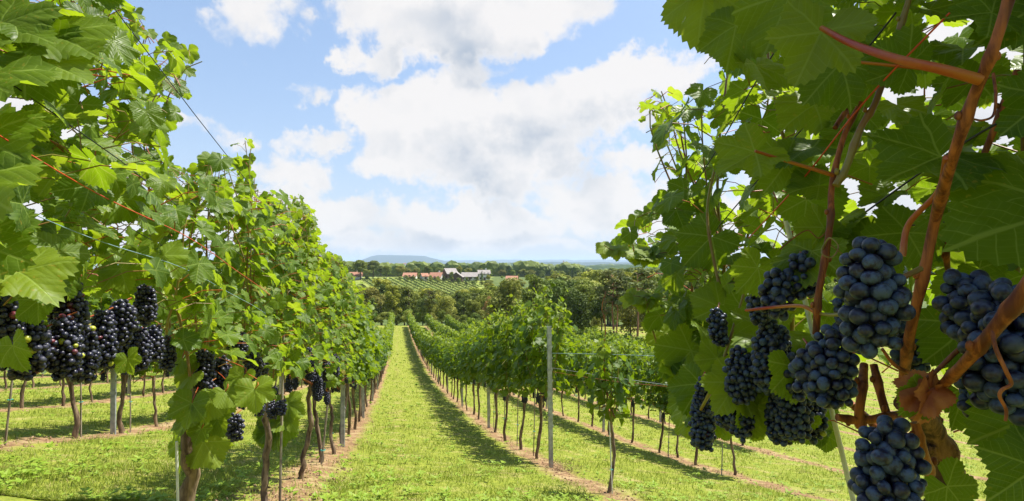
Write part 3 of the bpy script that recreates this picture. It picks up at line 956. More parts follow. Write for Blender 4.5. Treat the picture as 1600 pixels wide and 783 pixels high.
# ------------------------------------------------------------------ trees
def crown_material(name, a, b):
    m, t, out = material(name)
    at = t.new('ShaderNodeAttribute', attribute_name='col')
    r, g, bb = t.xyz(at.outputs['Vector'])
    oi = t.new('ShaderNodeObjectInfo')
    col = t.mix(r, a, b)
    hs = t.new('ShaderNodeHueSaturation')
    t.l.new(col, hs.inputs['Color'])
    t.put(hs.inputs['Hue'], t.m('ADD', 0.482, t.m('MULTIPLY', oi.outputs['Random'], 0.03)))
    t.put(hs.inputs['Value'], t.m('ADD', 0.78, t.m('MULTIPLY', t.m('FRACT', t.m('MULTIPLY', oi.outputs['Random'], 7.3)), 0.5)))
    p = principled(t, hs.outputs[0], 0.6, 0.25)
    tr = t.new('ShaderNodeBsdfTranslucent'); t.l.new(hs.outputs[0], tr.inputs[0])
    mx = t.new('ShaderNodeMixShader'); mx.inputs[0].default_value = 0.30
    t.l.new(p.outputs[0], mx.inputs[1]); t.l.new(tr.outputs[0], mx.inputs[2]); t.l.new(mx.outputs[0], out.inputs[0])
    return m


CM = {'green': crown_material('crown_green', (0.120, 0.165, 0.020), (0.240, 0.285, 0.038)),
      'dark': crown_material('crown_dark', (0.075, 0.112, 0.018), (0.155, 0.198, 0.032)),
      'olive': crown_material('crown_olive', (0.175, 0.195, 0.030), (0.315, 0.325, 0.058)),
      'yellow': crown_material('crown_yellow', (0.20, 0.230, 0.022), (0.35, 0.36, 0.04)),
      'brown': crown_material('crown_brown', (0.26, 0.15, 0.05), (0.40, 0.25, 0.10)),
      'pine': crown_material('crown_pine', (0.090, 0.120, 0.035), (0.175, 0.195, 0.060))}
M['bark'] = bark_material('tree_bark', (0.06, 0.045, 0.03), (0.17, 0.13, 0.09), 4, 5, 0.9, 0.4, 0.02)
M['pinebark'] = bark_material('pine_bark', (0.22, 0.10, 0.06), (0.42, 0.23, 0.15), 4, 5, 0.9, 0.4, 0.02)


def clumps(buf, cen, rad, n, size, r_, squash=1.0, top=0.0):
    u = unit(r_.normal(0, 1, (n, 3)))
    u[:, 2] = np.where(u[:, 2] < -0.35, -u[:, 2], u[:, 2])
    u = unit(u)
    p = cen + u * rad * np.array([1, 1, squash]) * r_.uniform(.72, 1.05, (n, 1))
    nr = unit(u + r_.normal(0, .45, (n, 3)))
    a = unit(np.cross(nr, r_.normal(0, 1, (n, 3)))); b = np.cross(nr, a)
    s = size * r_.uniform(.6, 1.35, (n, 1))
    k = .45 * s * nr
    v = np.stack([p - a * s - k * .5, p - b * s * .8 + k * .3, p + a * s - k * .5, p + b * s * .8 + k * .1], 1)
    c = np.repeat(np.stack([np.clip(r_.random(n) * .8 + .2 * u[:, 2], 0, 1), r_.random(n), np.zeros(n)], 1), 4, 0)
    buf.add(v.reshape(-1, 3), np.arange(n * 4).reshape(-1, 4), c)


def tree_proto(kind, seed, mat):
    """14 m tall tree: trunk with limbs, crown of leaf clumps"""
    r_ = np.random.default_rng(seed); bt = Buf(); bc = Buf()
    H = 14.0
    if kind == 'round':
        tube(bt, smooth_path([(0, 0, -2.5), (.1, 0, 2), (.2, .1, 5), (.1, .1, 9)], 8), np.linspace(.34, .12, 8), 7)
        R_ = r_.uniform(4.0, 5.0)
        for k in range(24):
            u = unit(r_.normal(0, 1, 3)); u[2] = u[2] * .9
            rr = r_.uniform(.35, .80)
            c = np.array([0, 0, 8.2]) + u * np.array([R_ * rr, R_ * rr, 4.6 * rr]) * r_.uniform(.8, 1.1)
            lr = r_.uniform(1.2, 2.1)
            clumps(bc, c, lr, int(95 * lr ** 1.3), .25, r_, .8)
            if k < 9: tube(bt, smooth_path([(.1, 0, 3 + k * .5), (c[0] * .5, c[1] * .5, (c[2] + 4) / 2 + .8), c], 5), np.linspace(.13, .03, 5), 5)
    elif kind == 'tall':
        tube(bt, smooth_path([(0, 0, -2.5), (.1, 0, 3), (-.1, .1, 8), (.05, 0, 12)], 8), np.linspace(.26, .07, 8), 7)
        for k in range(24):
            z = 3.0 + 10.0 * (k + r_.random()) / 24
            q = math.sin(min(1, (z - 1.5) / 5.5) * pi / 2) * (1 - max(0, (z - 9.5) / 5.5) ** 1.5)
            a = r_.uniform(0, 6.28); c = np.array([math.cos(a), math.sin(a), 0]) * 2.3 * q * r_.uniform(.4, 1.1) + [0, 0, z]
            lr = r_.uniform(1.0, 1.7) * (.5 + .5 * q)
            clumps(bc, c, lr, int(100 * lr ** 1.3), .24, r_, .85)
            if k % 3 == 0: tube(bt, [(0, 0, z - 1.2), c], [.08, .03], 5)
    elif kind == 'bush':
        tube(bt, [(0, 0, -2), (0, 0, 4), (.2, 0, 7)], [.3, .2, .06], 6)
        for k in range(20):
            a = r_.uniform(0, 6.28); z = r_.uniform(2.5, 10.5)
            c = np.array([math.cos(a) * 4.0, math.sin(a) * 4.0, 0]) * r_.uniform(.3, 1) * (1.2 - z / 14) + [0, 0, z]
            lr = r_.uniform(1.4, 2.4)
            clumps(bc, c, lr, int(90 * lr ** 1.2), .26, r_, .9)
    elif kind == 'pine':
        tube(bt, smooth_path([(0, 0, -6), (.15, 0, 2), (-.1, .1, 7), (.2, 0, 12.6)], 10), np.linspace(.22, .06, 10), 7)
        for k in range(15):
            z = 8.0 + 5.6 * (k + r_.random()) / 15; a = r_.uniform(0, 6.28); rr = 2.4 * (1 - ((z - 9.6) / 5.2) ** 2) ** .5 if abs(z - 9.6) < 5.2 else .3
            c = np.array([math.cos(a) * rr, math.sin(a) * rr, z]) * [r_.uniform(.5, 1)] * 1
            c[2] = z
            clumps(bc, c, r_.uniform(.8, 1.3), 85, .22, r_, .42)
            tube(bt, [(0, 0, z - .5), c], [.06, .02], 4)
        for k in range(5):
            z = r_.uniform(3, 8); a = r_.uniform(0, 6.28); tube(bt, [(0, 0, z), (math.cos(a) * .9, math.sin(a) * .9, z + .1)], [.04, .012], 4)
    elif kind == 'spruce':
        tube(bt, [(0, 0, -2.5), (0, 0, 6), (0, 0, 13.6)], [.25, .15, .03], 6)
        for k in range(20):
            z = 2 + 11.6 * k / 20; rr = 2.9 * (1 - (z - 1) / 13.2)
            for j in range(5):
                a = r_.uniform(0, 6.28); c = np.array([math.cos(a) * rr * .6, math.sin(a) * rr * .6, z - .2])
                clumps(bc, c, .35 + rr * .38, 26, .22, r_, .35)
    name = {'round': 'broadleaf_tree', 'tall': 'tall_tree', 'bush': 'bushy_tree', 'pine': 'pine_tree', 'spruce': 'spruce_tree'}[kind]
    return name, bt.mesh('trunk', M['pinebark'] if kind == 'pine' else M['bark']), bc.mesh('crown', CM[mat], False)


PROTO = {}
for i, (k, m_) in enumerate([('round', 'green'), ('round', 'dark'), ('round', 'olive'), ('tall', 'green'), ('tall', 'olive'), ('tall', 'yellow'), ('bush', 'olive'), ('bush', 'green'),
                             ('bush', 'dark'), ('tall', 'dark'), ('pine', 'pine'), ('spruce', 'dark'), ('bush', 'brown'), ('round', 'yellow')]):
    PROTO[(k, m_)] = tree_proto(k, 40 + i, m_)
TREE_TXT = {'round': 'round crowned', 'tall': 'tall slender', 'bush': 'bushy low branched', 'pine': 'bare trunked pine', 'spruce': 'pointed dark spruce'}
MAT_TXT = {'green': 'mid green', 'dark': 'dark green', 'olive': 'olive green', 'yellow': 'yellowish green', 'brown': 'rusty brown', 'pine': 'grey green'}


def tree(kind, mat, px, d, ytop, where, wscale=1.0, label=None, group=None):
    x = (px - 800) / F * d
    z = gz(x, d)
    h = max(2.5, (410 - ytop) / F * d - z)
    nm, mt, mc = PROTO[(kind, mat)]
    s = h / 14.2
    lab = label or f'{MAT_TXT[mat]} {TREE_TXT[kind]} tree {where}'
    lab = ' '.join(lab.split()[:16]); t = thing(nm, lab, 'tree', (x, d, z), rng.uniform(0, 6.28), None if label else (group or f'{MAT_TXT[mat]} {TREE_TXT[kind]} trees {where}'))
    t.scale = (s * wscale, s * wscale, s)
    link('trunk', mt, t); link('crown', mc, t)
    return t


r_ = np.random.default_rng(77)
ytop_front = lambda x: np.interp(x, [400, 540, 560, 600, 650, 700, 740, 770, 800, 830, 860, 900, 960, 1000, 1100, 1300], [441, 439, 439, 434, 441, 446, 448, 443, 434, 426, 420, 415, 418, 420, 417, 414])
kinds = [('round', 'green'), ('round', 'olive'), ('tall', 'olive'), ('tall', 'green'), ('tall', 'dark'), ('bush', 'olive'), ('round', 'dark'), ('tall', 'yellow'), ('bush', 'green')]
cnt = 0
# the wood at the foot of the vineyard
for li, (d0, sp, low) in enumerate([(104, 30, 14), (113, 24, 3), (128, 25, 0), (150, 23, -1)]):
    px = 470 + 9 * li
    while px < 1330:
        d = d0 + r_.uniform(-4, 5)
        yt = float(ytop_front(px)) + low + r_.uniform(-3, 9)
        if li == 0 and px < 790:
            yt = float(np.interp(px, [470, 600, 790], [472, 476, 470])) + r_.uniform(-14, 12)
        if 815 < px < 905 and li > 0: yt += 2
        k, m_ = kinds[r_.integers(0, len(kinds))]
        if li == 0: k, m_ = [('bush', 'green'), ('tall', 'dark'), ('bush', 'dark'), ('tall', 'olive'), ('round', 'green')][r_.integers(0, 5)]
        wh = ('at the front of the path end wood' if li < 2 else 'deep in the wood below the far vineyard') if px < 760 else ('at the front of the right hand wood' if li < 2 else 'deep in the right hand wood')
        tree(k, m_, px, d, yt, wh, r_.uniform(.85, 1.3)); cnt += 1
        px += sp * r_.uniform(.75, 1.3)
# the wood edge comes closer along the ends of the right hand rows
for px in np.arange(480, 800, 13.0):
    tree('bush', ['green', 'dark', 'olive'][cnt % 3], px + r_.uniform(-4, 4), 99 + r_.uniform(-2, 2), 486 + r_.uniform(-7, 6), 'low by the path end', r_.uniform(.9, 1.4)); cnt += 1
for px in np.arange(800, 1250, 26.0):
    d = np.interp(px, [800, 1250], [86, 54])
    if 935 < px < 1012: d += 16
    tree('bush', ['green', 'dark', 'olive'][cnt % 3], px + r_.uniform(-6, 6), d, 490 + r_.uniform(-10, 8), 'low behind the right hand rows', r_.uniform(.9, 1.4)); cnt += 1
for px, L_ in ((790, 17), (835, 20), (870, 22), (905, 24), (940, 27), (985, 28), (1030, 31), (1080, 33), (1130, 36), (1190, 38), (1260, 40)):
    d = L_ * F / (px - 620)
    k, m_ = [('bush', 'dark'), ('round', 'dark'), ('bush', 'olive'), ('tall', 'green'), ('tall', 'dark')][cnt % 5]
    tree(k, m_, px, d, 432 + 12 * math.sin(px) + (26 if 925 < px < 1000 else 0), 'behind the ends of the right rows', r_.uniform(.8, 1.1)); cnt += 1
tree('round', 'dark', 872, 92, 423, '', 1.15, 'biggest dark green round tree above the grey post')
tree('round', 'green', 915, 96, 424, '', 1.1, 'broad mid green tree just right of the biggest dark tree')
tree('bush', 'brown', 762, 101, 452, '', .55, 'rusty brown dying tree in the wood below the white village houses')
tree('pine', 'pine', 958, 57, 419, '', 1.1, 'reddish double pine trunk bare below its crown, left of the near right vine')
tree('pine', 'pine', 964, 58, 424, '', .9, 'thinner leaning pine trunk close behind the double pine')
tree('pine', 'pine', 945, 56, 446, '', .6, 'thin short pine stem left of the double pine')
tree('pine', 'pine', 996, 52, 415, '', 1.2, 'pine with pale pink trunk right beside the near right vine leaves')
tree('pine', 'pine', 671, 101, 452, '', 1.0, 'pine with orange trunk in the wood right of the path end')
cnt += 8
# slopes to the right of the far vineyard
for d0, sp, y0, y1 in ((185, 26, 447, 436), (225, 24, 441, 429), (275, 22, 436, 423), (340, 20, 428, 418)):
    px = 765 if d0 > 200 else 720
    while px < 1130:
        yt = np.interp(px, [760, 960, 1150], [y0, y1, y1 - 2]) + r_.uniform(-3, 5)
        if not (785 < px < 822 and d0 < 262 and yt < 443):
            k, m_ = kinds[r_.integers(0, len(kinds))]
            tree(k, m_, px, d0 + r_.uniform(-9, 9), yt, 'on the slope right of the village', r_.uniform(1.0, 1.5)); cnt += 1
        px += sp * r_.uniform(.7, 1.3)
# behind and among the village
for (px, d, yt, k, m_, w_) in [(563, 325, 401, 'round', 'green', 1.15), (530, 330, 399, 'round', 'green', .9), (583, 338, 402, 'round', 'dark', 1.1), (604, 345, 412, 'round', 'green', 1.1), (626, 350, 412, 'round', 'olive', 1.1),
                           (668, 350, 412, 'round', 'dark', .95), (717, 352, 412.5, 'round', 'yellow', .9), (650, 344, 417, 'bush', 'green', 1), (706, 316, 421, 'bush', 'green', .65), (673, 318, 428, 'bush', 'olive', .9),
                           (694, 317, 429, 'bush', 'dark', .9), (753, 318, 422, 'spruce', 'dark', .8), (636, 318, 428, 'bush', 'olive', 1.2), (625, 320, 430, 'bush', 'green', 1.2), (740, 308, 437, 'bush', 'green', 1.6), (728, 306, 439, 'bush', 'dark', 1.6),
                           (752, 304, 438, 'bush', 'green', 1.6), (645, 322, 429, 'bush', 'dark', 1.3), (655, 324, 430, 'bush', 'green', 1.2), (684, 316, 430.5, 'bush', 'olive', 1.3), (716, 312, 432, 'bush', 'green', 1.2), (729, 318, 431.5, 'round', 'green', .8), (763, 318, 427, 'round', 'olive', .8), (745, 318, 430, 'bush', 'green', 1.0), (790, 248, 437, 'bush', 'green', .9), (807, 250, 438, 'bush', 'dark', .9), (548, 318, 424, 'bush', 'green', 1.0), (574, 320, 425, 'bush', 'dark', 1.0)]:
    tree(k, m_, px, d, yt, 'beside the village houses', w_); cnt += 1
px = 500
while px < 1080:
    k, m_ = [('round', 'green'), ('round', 'dark'), ('round', 'olive'), ('bush', 'green')][r_.integers(0, 4)]
    if 892 < px < 914: k, m_ = 'spruce', 'dark'
    d = 395 + r_.uniform(-20, 60)
    yt = float(np.interp(px, [500, 600, 760, 850, 930, 1000, 1080], [408, 414, 417, 420, 419, 414, 413])) + r_.uniform(-2.5, 2.5)
    tree(k, m_, px, d, yt, 'on the hilltop behind the village', r_.uniform(1.0, 1.5)); cnt += 1
    px += 15 * r_.uniform(.7, 1.3)
print('trees', cnt)
# woods farther than one can count
b = Buf(); v0, f0 = ICO[1]
for k in range(2600):
    d = r_.uniform(480, 1900) if k % 3 else r_.uniform(480, 800); px = r_.uniform(380, 1500)
    x = (px - 800) / F * d
    if math.sin(x * .012 + d * .004) + math.sin(d * .011 - x * .006) < -0.55: continue
    s = r_.uniform(4, 8)
    b.add(v0 * np.array([s, s, s * .8]) * r_.uniform(.75, 1.2, (len(v0), 1)) + [x, d, gz(x, d) + 6 + (6 if d < 800 else 2)], f0, (r_.random(), .5, 0))
for k in range(900):
    d = r_.uniform(2300, 2560); px = r_.uniform(560, 1300); x = (px - 800) / F * d
    s = r_.uniform(7, 14); zt = float(r_mid(x))
    b.add(v0 * np.array([s, s, s * .7]) + [x, 2600 - (2600 - d) * .6, zt - (2600 - d) * .06 - 2], f0, (r_.random() * .6, .5, 0))
tag(link('far_woods', b.mesh('far_woods', CM['dark'], False)), 'olive green woods on the rolling land towards the plain', 'woods', kind='stuff')

# the little vineyard on the opposite hillside: every vine row is a hedge of its own
M['farvine'] = crown_material('far_vine_row', (0.105, 0.150, 0.032), (0.175, 0.225, 0.050))
x0 = -104
k = 0
while k < 32:
    a = np.array([x0 + k * 3.5 + 12, 330.0]); e = np.array([x0 + k * 3.5 + 44, 262.0])   # slanting downhill to the right
    n = 26
    tt = np.linspace(0, 1, n)
    X_ = a[0] + (e[0] - a[0]) * tt; Y_ = a[1] + (e[1] - a[1]) * tt
    keep_ = (X_ / Y_ * F + 800 < 748 + 0 * tt) & (X_ / Y_ * F + 800 > 548)
    X_, Y_ = X_[keep_], Y_[keep_]
    if len(X_) > 4:
        b = Buf(); r2 = np.random.default_rng(k)
        for i in range(len(X_) - 1):
            for j in range(20):
                q = r2.random(); c = np.array([X_[i] + (X_[i + 1] - X_[i]) * q, Y_[i] + (Y_[i + 1] - Y_[i]) * q, 0]); c[2] = gz(c[0], c[1]) + r2.uniform(.3, 1.1)
                clumps(b, c + [r2.normal(0, .12), 0, 0], .2, 2, .26, r2)
        o = link('vine_row', b.mesh('vine_row', M['farvine'], False))
        tag(o, 'thin green vine row slanting down the far hillside vineyard below the houses', 'vine row', 'vine rows of the far hillside vineyard')
    k += 1

# ------------------------------------------------------------------ vines
def curve_x(poly, v):
    return np.interp(v, [p[0] for p in poly], [p[1] for p in poly])


XL = [(-400, 150), (0, 205), (35, 222), (60, 250), (75, 300), (100, 322), (125, 296), (150, 300), (180, 272), (205, 290), (214, 396), (235, 402), (290, 412), (300, 470), (330, 490), (380, 505), (400, 535), (450, 565), (1200, 600)]
YLB = [(-600, 500), (0, 505), (60, 520), (110, 470), (150, 460), (200, 480), (235, 520), (250, 590), (262, 660), (280, 610), (310, 600), (345, 640), (362, 600), (420, 600), (470, 640), (520, 640), (600, 650), (900, 660)]
XR = [(-600, 1050), (0, 1066), (25, 1062), (50, 1082), (80, 1095), (100, 1105), (130, 1130), (137, 1130), (139, 1010), (160, 992), (200, 1002), (250, 1018), (300, 1012), (335, 985), (380, 952), (396, 968), (410, 1008), (450, 1004), (480, 995), (500, 1005), (560, 1025), (600, 1040), (650, 1052), (690, 1080), (700, 1300), (900, 1400)]
YRB = [(900, 480), (990, 500), (1005, 560), (1040, 650), (1080, 690), (1140, 690), (1200, 690), (1290, 675), (1330, 600), (1400, 600), (1450, 700), (1480, 720), (1500, 900), (1700, 1000)]


def keep_left(p):
    px, py = to_px(p)
    notch = (px > 258) & (px < 402) & (py > np.interp(px, [258, 300, 325], [205, 168, 90])) & (py < np.interp(px, [258, 275, 298, 330, 360, 385, 402], [205, 250, 268, 240, 226, 212, 235]))
    step = (px > 400) & (py < np.interp(px, [400, 412, 425, 470, 486, 500, 512, 530, 545, 560], [285, 310, 300, 308, 325, 372, 392, 398, 425, 440])) 
    return ~notch & ~step & (p[:, 1] > .66) & (px < curve_x(XL, py)) & (py < curve_x(YLB, px)) | (p[:, 1] <= 0.0)


def keep_right(p):
    px, py = to_px(p)
    return (p[:, 1] > .34) & (px > curve_x(XR, py)) & (py < curve_x(YRB, px)) | (p[:, 1] <= 0.0) | (px > 1700) & (p[:, 1] > .05)


def mb_leaf(buf, joint, tip, d, nrm=(0, -1, .3), dd=0.0, col=(.5, 0, 0), kind=0, pet=None):
    """one leaf: joint and tip of its mid vein at distance d (dd: the tip's extra distance)"""
    a = P(*joint, d); e = P(*tip, d + dd)
    s = np.linalg.norm(e - a)
    add_leaves(buf, kind, [a], [e - a], [nrm], [s], [col], 0, rng)
    return a


def bunch_obj(root, origin, px, py, d, wpx, hpx, bpx, lod, seed, ripe=0.01, tilt=0.0, label=None):
    """px,py is the top centre of the bunch"""
    r2 = np.random.default_rng(seed)
    top = P(px, py, d)
    b = Buf(); add_bunch(b, top - origin, wpx / F * d, hpx / F * d, bpx / F * d * (.70 if px > 1000 else .84), lod, r2, ripe, tilt)
    o = link('grape_bunch', b.mesh('grape_bunch', M['grape' if px > 900 else 'grape_dark']), root)
    if label: o['label'] = label
    b = Buf()
    st = top - origin
    k_ = min(1, d / 1.2)
    tube(b, smooth_path([st + [0, 0, -.02], st + [.002, .004, .006 * k_], st + [.012 * k_, .02, .016 * k_]], 6), [.0016 * k_ + .0003] * 6, 5)
    link('stalk', b.mesh('stalk', M['petiole']), o)
    return o


# ---- left row, nearest plants
LEFT = -0.80
left_specs = [  # Y, top, lod, seed, label
    (-0.15, 2.1, 1, 301, 'vine at the very left edge of the photo, trunk out of the picture'),
    (0.98, 2.15, 0, 302, 'nearest left vine heavy with black grapes, some berries red or yellow'),
    (2.09, 2.25, 0, 303, 'left vine on a thick dark shaggy trunk with a white rod beside it'),
    (3.40, 2.62, 0, 304, 'left vine on a grey trunk with teal tie, next beyond the thick shaggy trunk'),
    (4.60, 2.5, 0, 305, 'left vine between the teal tied grey trunk and the brown slanting trunk'),
    (5.75, 2.45, 0, 306, 'left vine on the brown trunk just before the grey steel post'),
    (6.85, 2.45, 0, 307, 'left vine whose trunk stands close in front of the left steel post')]
left_roots = []
vine_count = 0
for (Y, top, lod, seed, lab) in left_specs:
    o = np.array([rowx(LEFT, Y), Y, gz(rowx(LEFT, Y), Y)])
    t = thing('grapevine', lab, 'grapevine', o, 0, 'grapevines of the row left of the grass path')
    kw = dict(n_shoots=14 if lod == 0 else 13, z0=.86, top=top, half=.62, thick=.30, step=.064, size=.063, lat=1.0, bunches=(4 if Y > 3 else 0), keep=keep_left, origin=o, slope=.24,
              trunk_r={2.09: .025}.get(Y, .019), trunk_h=.80)
    v = vine_meshes(seed, lod, ROWROT, **kw)
    if Y == 2.09:      # big leaves about the head of the thick trunk
        fb = v['foliage'][0]
        sh = Buf(); sh.v = []
        for j, e, d, c, nn in [((300, 585), (262, 610), 2.0, (.9, .5, 0), (-.2, -.9, .5)), ((330, 625), (318, 668), 1.95, (.9, .4, 0), (.1, -.9, .6)), ((352, 612), (372, 640), 1.95, (.8, .5, 0), (.2, -.9, .6)),
                               ((398, 608), (402, 655), 1.9, (1, .35, 0), (.3, -.9, .4)), ((295, 650), (252, 672), 2.0, (.5, .2, 0), (-.3, -.8, .4)), ((318, 690), (346, 738), 2.05, (.7, .3, .1), (.3, -.8, .2)),
                               ((285, 690), (262, 752), 2.1, (.3, .1, 0), (-.5, -.7, .1)), ((282, 630), (245, 655), 2.05, (.6, .2, 0), (-.5, -.7, .5)), ((340, 655), (352, 690), 2.05, (.3, .2, 0), (.2, -.9, .1)),
                               ((300, 630), (290, 680), 1.93, (.6, .1, 0), (0, -.9, .3)), ((285, 560), (262, 590), 2.0, (.8, .3, 0), (0, -.9, .6)), ((315, 670), (300, 700), 2.0, (.5, .1, 0), (0, -.9, .3)),
                               ((380, 590), (368, 628), 1.98, (.7, .3, 0), (-.1, -.9, .4)), ((350, 640), (330, 676), 2.1, (.4, .1, 0), (-.1, -.9, .4))]:
            a = P(*j, d) - o; b_ = P(*e, d - .02) - o
            add_leaves(fb, 0, [a], [b_ - a], [nn], [np.linalg.norm(b_ - a) * .84], [(c[0], min(1, c[1] + .12), c[2])], 0, rng)
            tube(v['stem'][0], smooth_path([a, a + [.0, .02, .03], [a[0] * .4, .02, a[2] + .05]], 5), [.0016] * 5, 4, None, 2)
    if Y == 3.40:
        fb = v['foliage'][0]
        for j, e, c in [((430, 640), (412, 668), (.6, .2, 0)), ((445, 645), (462, 672), (.9, .6, 0)), ((432, 660), (436, 700), (.3, 0, 0)), ((425, 625), (405, 645), (.5, 0, 0)), ((450, 630), (455, 660), (.8, .5, 0)), ((420, 670), (412, 698), (.4, 0, 0))]:
            a = P(*j, 3.5) - o; b_ = P(*e, 3.47) - o
            add_leaves(fb, 0, [a], [b_ - a], [(.1, -.9, .4)], [np.linalg.norm(b_ - a) * 1.1], [c], 0, rng)
    if Y == 0.98:
        v['trunk'][0].v = [q - np.array([.16, 0, 0], np.float32) for q in v['trunk'][0].v]
    if Y == 0.98:      # the large leaves that fill the left edge
        fb = v['foliage'][0]
        for j, e, d, c, nn in [((-60, 290), (30, 330), .75, (.8, .2, 0), (-.2, -.6, .8)), ((-40, 130), (50, 165), .8, (.5, .1, 0), (-.3, -.6, .7)), ((0, 40), (70, 30), .9, (.6, .2, 0), (0, -.8, .6)), ((85, 55), (160, 70), .95, (.7, .2, 0), (.1, -.7, .7)),
                               ((50, 80), (110, 115), .95, (.2, .0, 0), (-.2, -.9, .3)), ((30, 425), (82, 442), .85, (.9, .5, 0), (0, -.5, .9)), ((-30, 220), (40, 245), .8, (.5, 0, 0), (-.3, -.8, .5)), ((-40, 380), (30, 400), .8, (.4, 0, 0), (-.2, -.8, .4)),
                               ((75, 100), (115, 60), .9, (.8, .3, 0), (.2, -.7, .7)), ((188, 420), (190, 458), 1.3, (.7, .3, 0), (0, -.9, .4)), ((255, 400), (285, 425), 1.5, (.8, .3, 0), (.1, -.7, .7)), ((215, 385), (190, 410), 1.5, (.7, .2, 0), (-.1, -.8, .6)),
                               ((60, 470), (30, 500), .95, (.3, 0, 0), (-.1, -.9, .4)), ((20, 540), (-20, 575), .9, (.6, .1, 0), (-.2, -.9, .2)), ((200, 560), (190, 580), 1.35, (.7, .2, 0), (0, -.9, .3))]:
            a = P(*j, d) - o; b_ = P(*e, d - .05) - o
            add_leaves(fb, 0, [a], [b_ - a], [nn], [np.linalg.norm(b_ - a) * .78], [c], 0, rng)
    link_vine(v, t)
    left_roots.append((t, o)); vine_count += 1

# bunches of the left row, nearest vines
LB = [(1, 40, 500, 1.02, 78, 92, 12.5, .05), (1, 10, 470, .98, 55, 80, 12.5, .02), (1, 108, 442, 1.18, 72, 88, 11, .12), (1, 100, 500, 1.14, 74, 95, 11, .10), (1, 128, 505, 1.24, 62, 98, 10.5, .08), (1, 160, 492, 1.34, 56, 88, 9.6, .02),
      (1, 190, 476, 1.40, 50, 64, 9.6, .03), (1, 227, 450, 1.52, 40, 58, 8.8, .0), (1, 60, 520, 1.1, 60, 60, 11, .04), (1, 215, 520, 1.55, 55, 60, 8.8, .0), (1, 240, 515, 1.6, 36, 52, 8.6, .0), (1, 175, 535, 1.45, 40, 40, 9, .0),
      (2, 318, 550, 2.05, 50, 62, 7.6, .0), (2, 345, 562, 2.12, 40, 48, 7.4, .0), (2, 328, 600, 2.0, 24, 26, 7.6, .0), (2, 368, 650, 2.0, 28, 40, 7.6, .0), (2, 372, 525, 2.4, 40, 38, 6.6, .0), (2, 395, 552, 2.6, 34, 44, 6.2, .0), (2, 262, 530, 1.9, 30, 50, 7.6, 0.),
      (3, 425, 630, 3.3, 20, 26, 5.2, .0), (3, 440, 628, 3.3, 18, 22, 5.2, .0), (3, 408, 550, 3.1, 34, 36, 5.4, .0),
      (4, 484, 545, 4.45, 30, 60, 4.0, .0), (4, 496, 590, 4.5, 22, 40, 4.0, .0), (4, 510, 560, 4.9, 26, 40, 3.8, .0), (5, 524, 556, 5.5, 20, 36, 3.4, .0)]
for i, (vi, px, py, d, wp, hp, bp, ripe) in enumerate(LB):
    t, o = left_roots[vi]
    bunch_obj(t, o, px, py, d, wp, hp, bp, 2 if d < 1.7 else 1, 500 + i, ripe)
# unripe green clusters in the upper leaves
for i, (vi, px, py, d, wp, hp) in enumerate([(1, 120, 68, 1.1, 34, 22), (1, 211, 325, 1.5, 30, 16), (2, 347, 278, 2.6, 14, 12)]):
    t, o = left_roots[vi]
    b = Buf(); add_bunch(b, P(px, py, d) - o, wp / F * d, hp / F * d, .0085, 1, np.random.default_rng(i), 0)
    link('unripe_cluster', b.mesh('unripe_cluster', M['green_grape']), t)

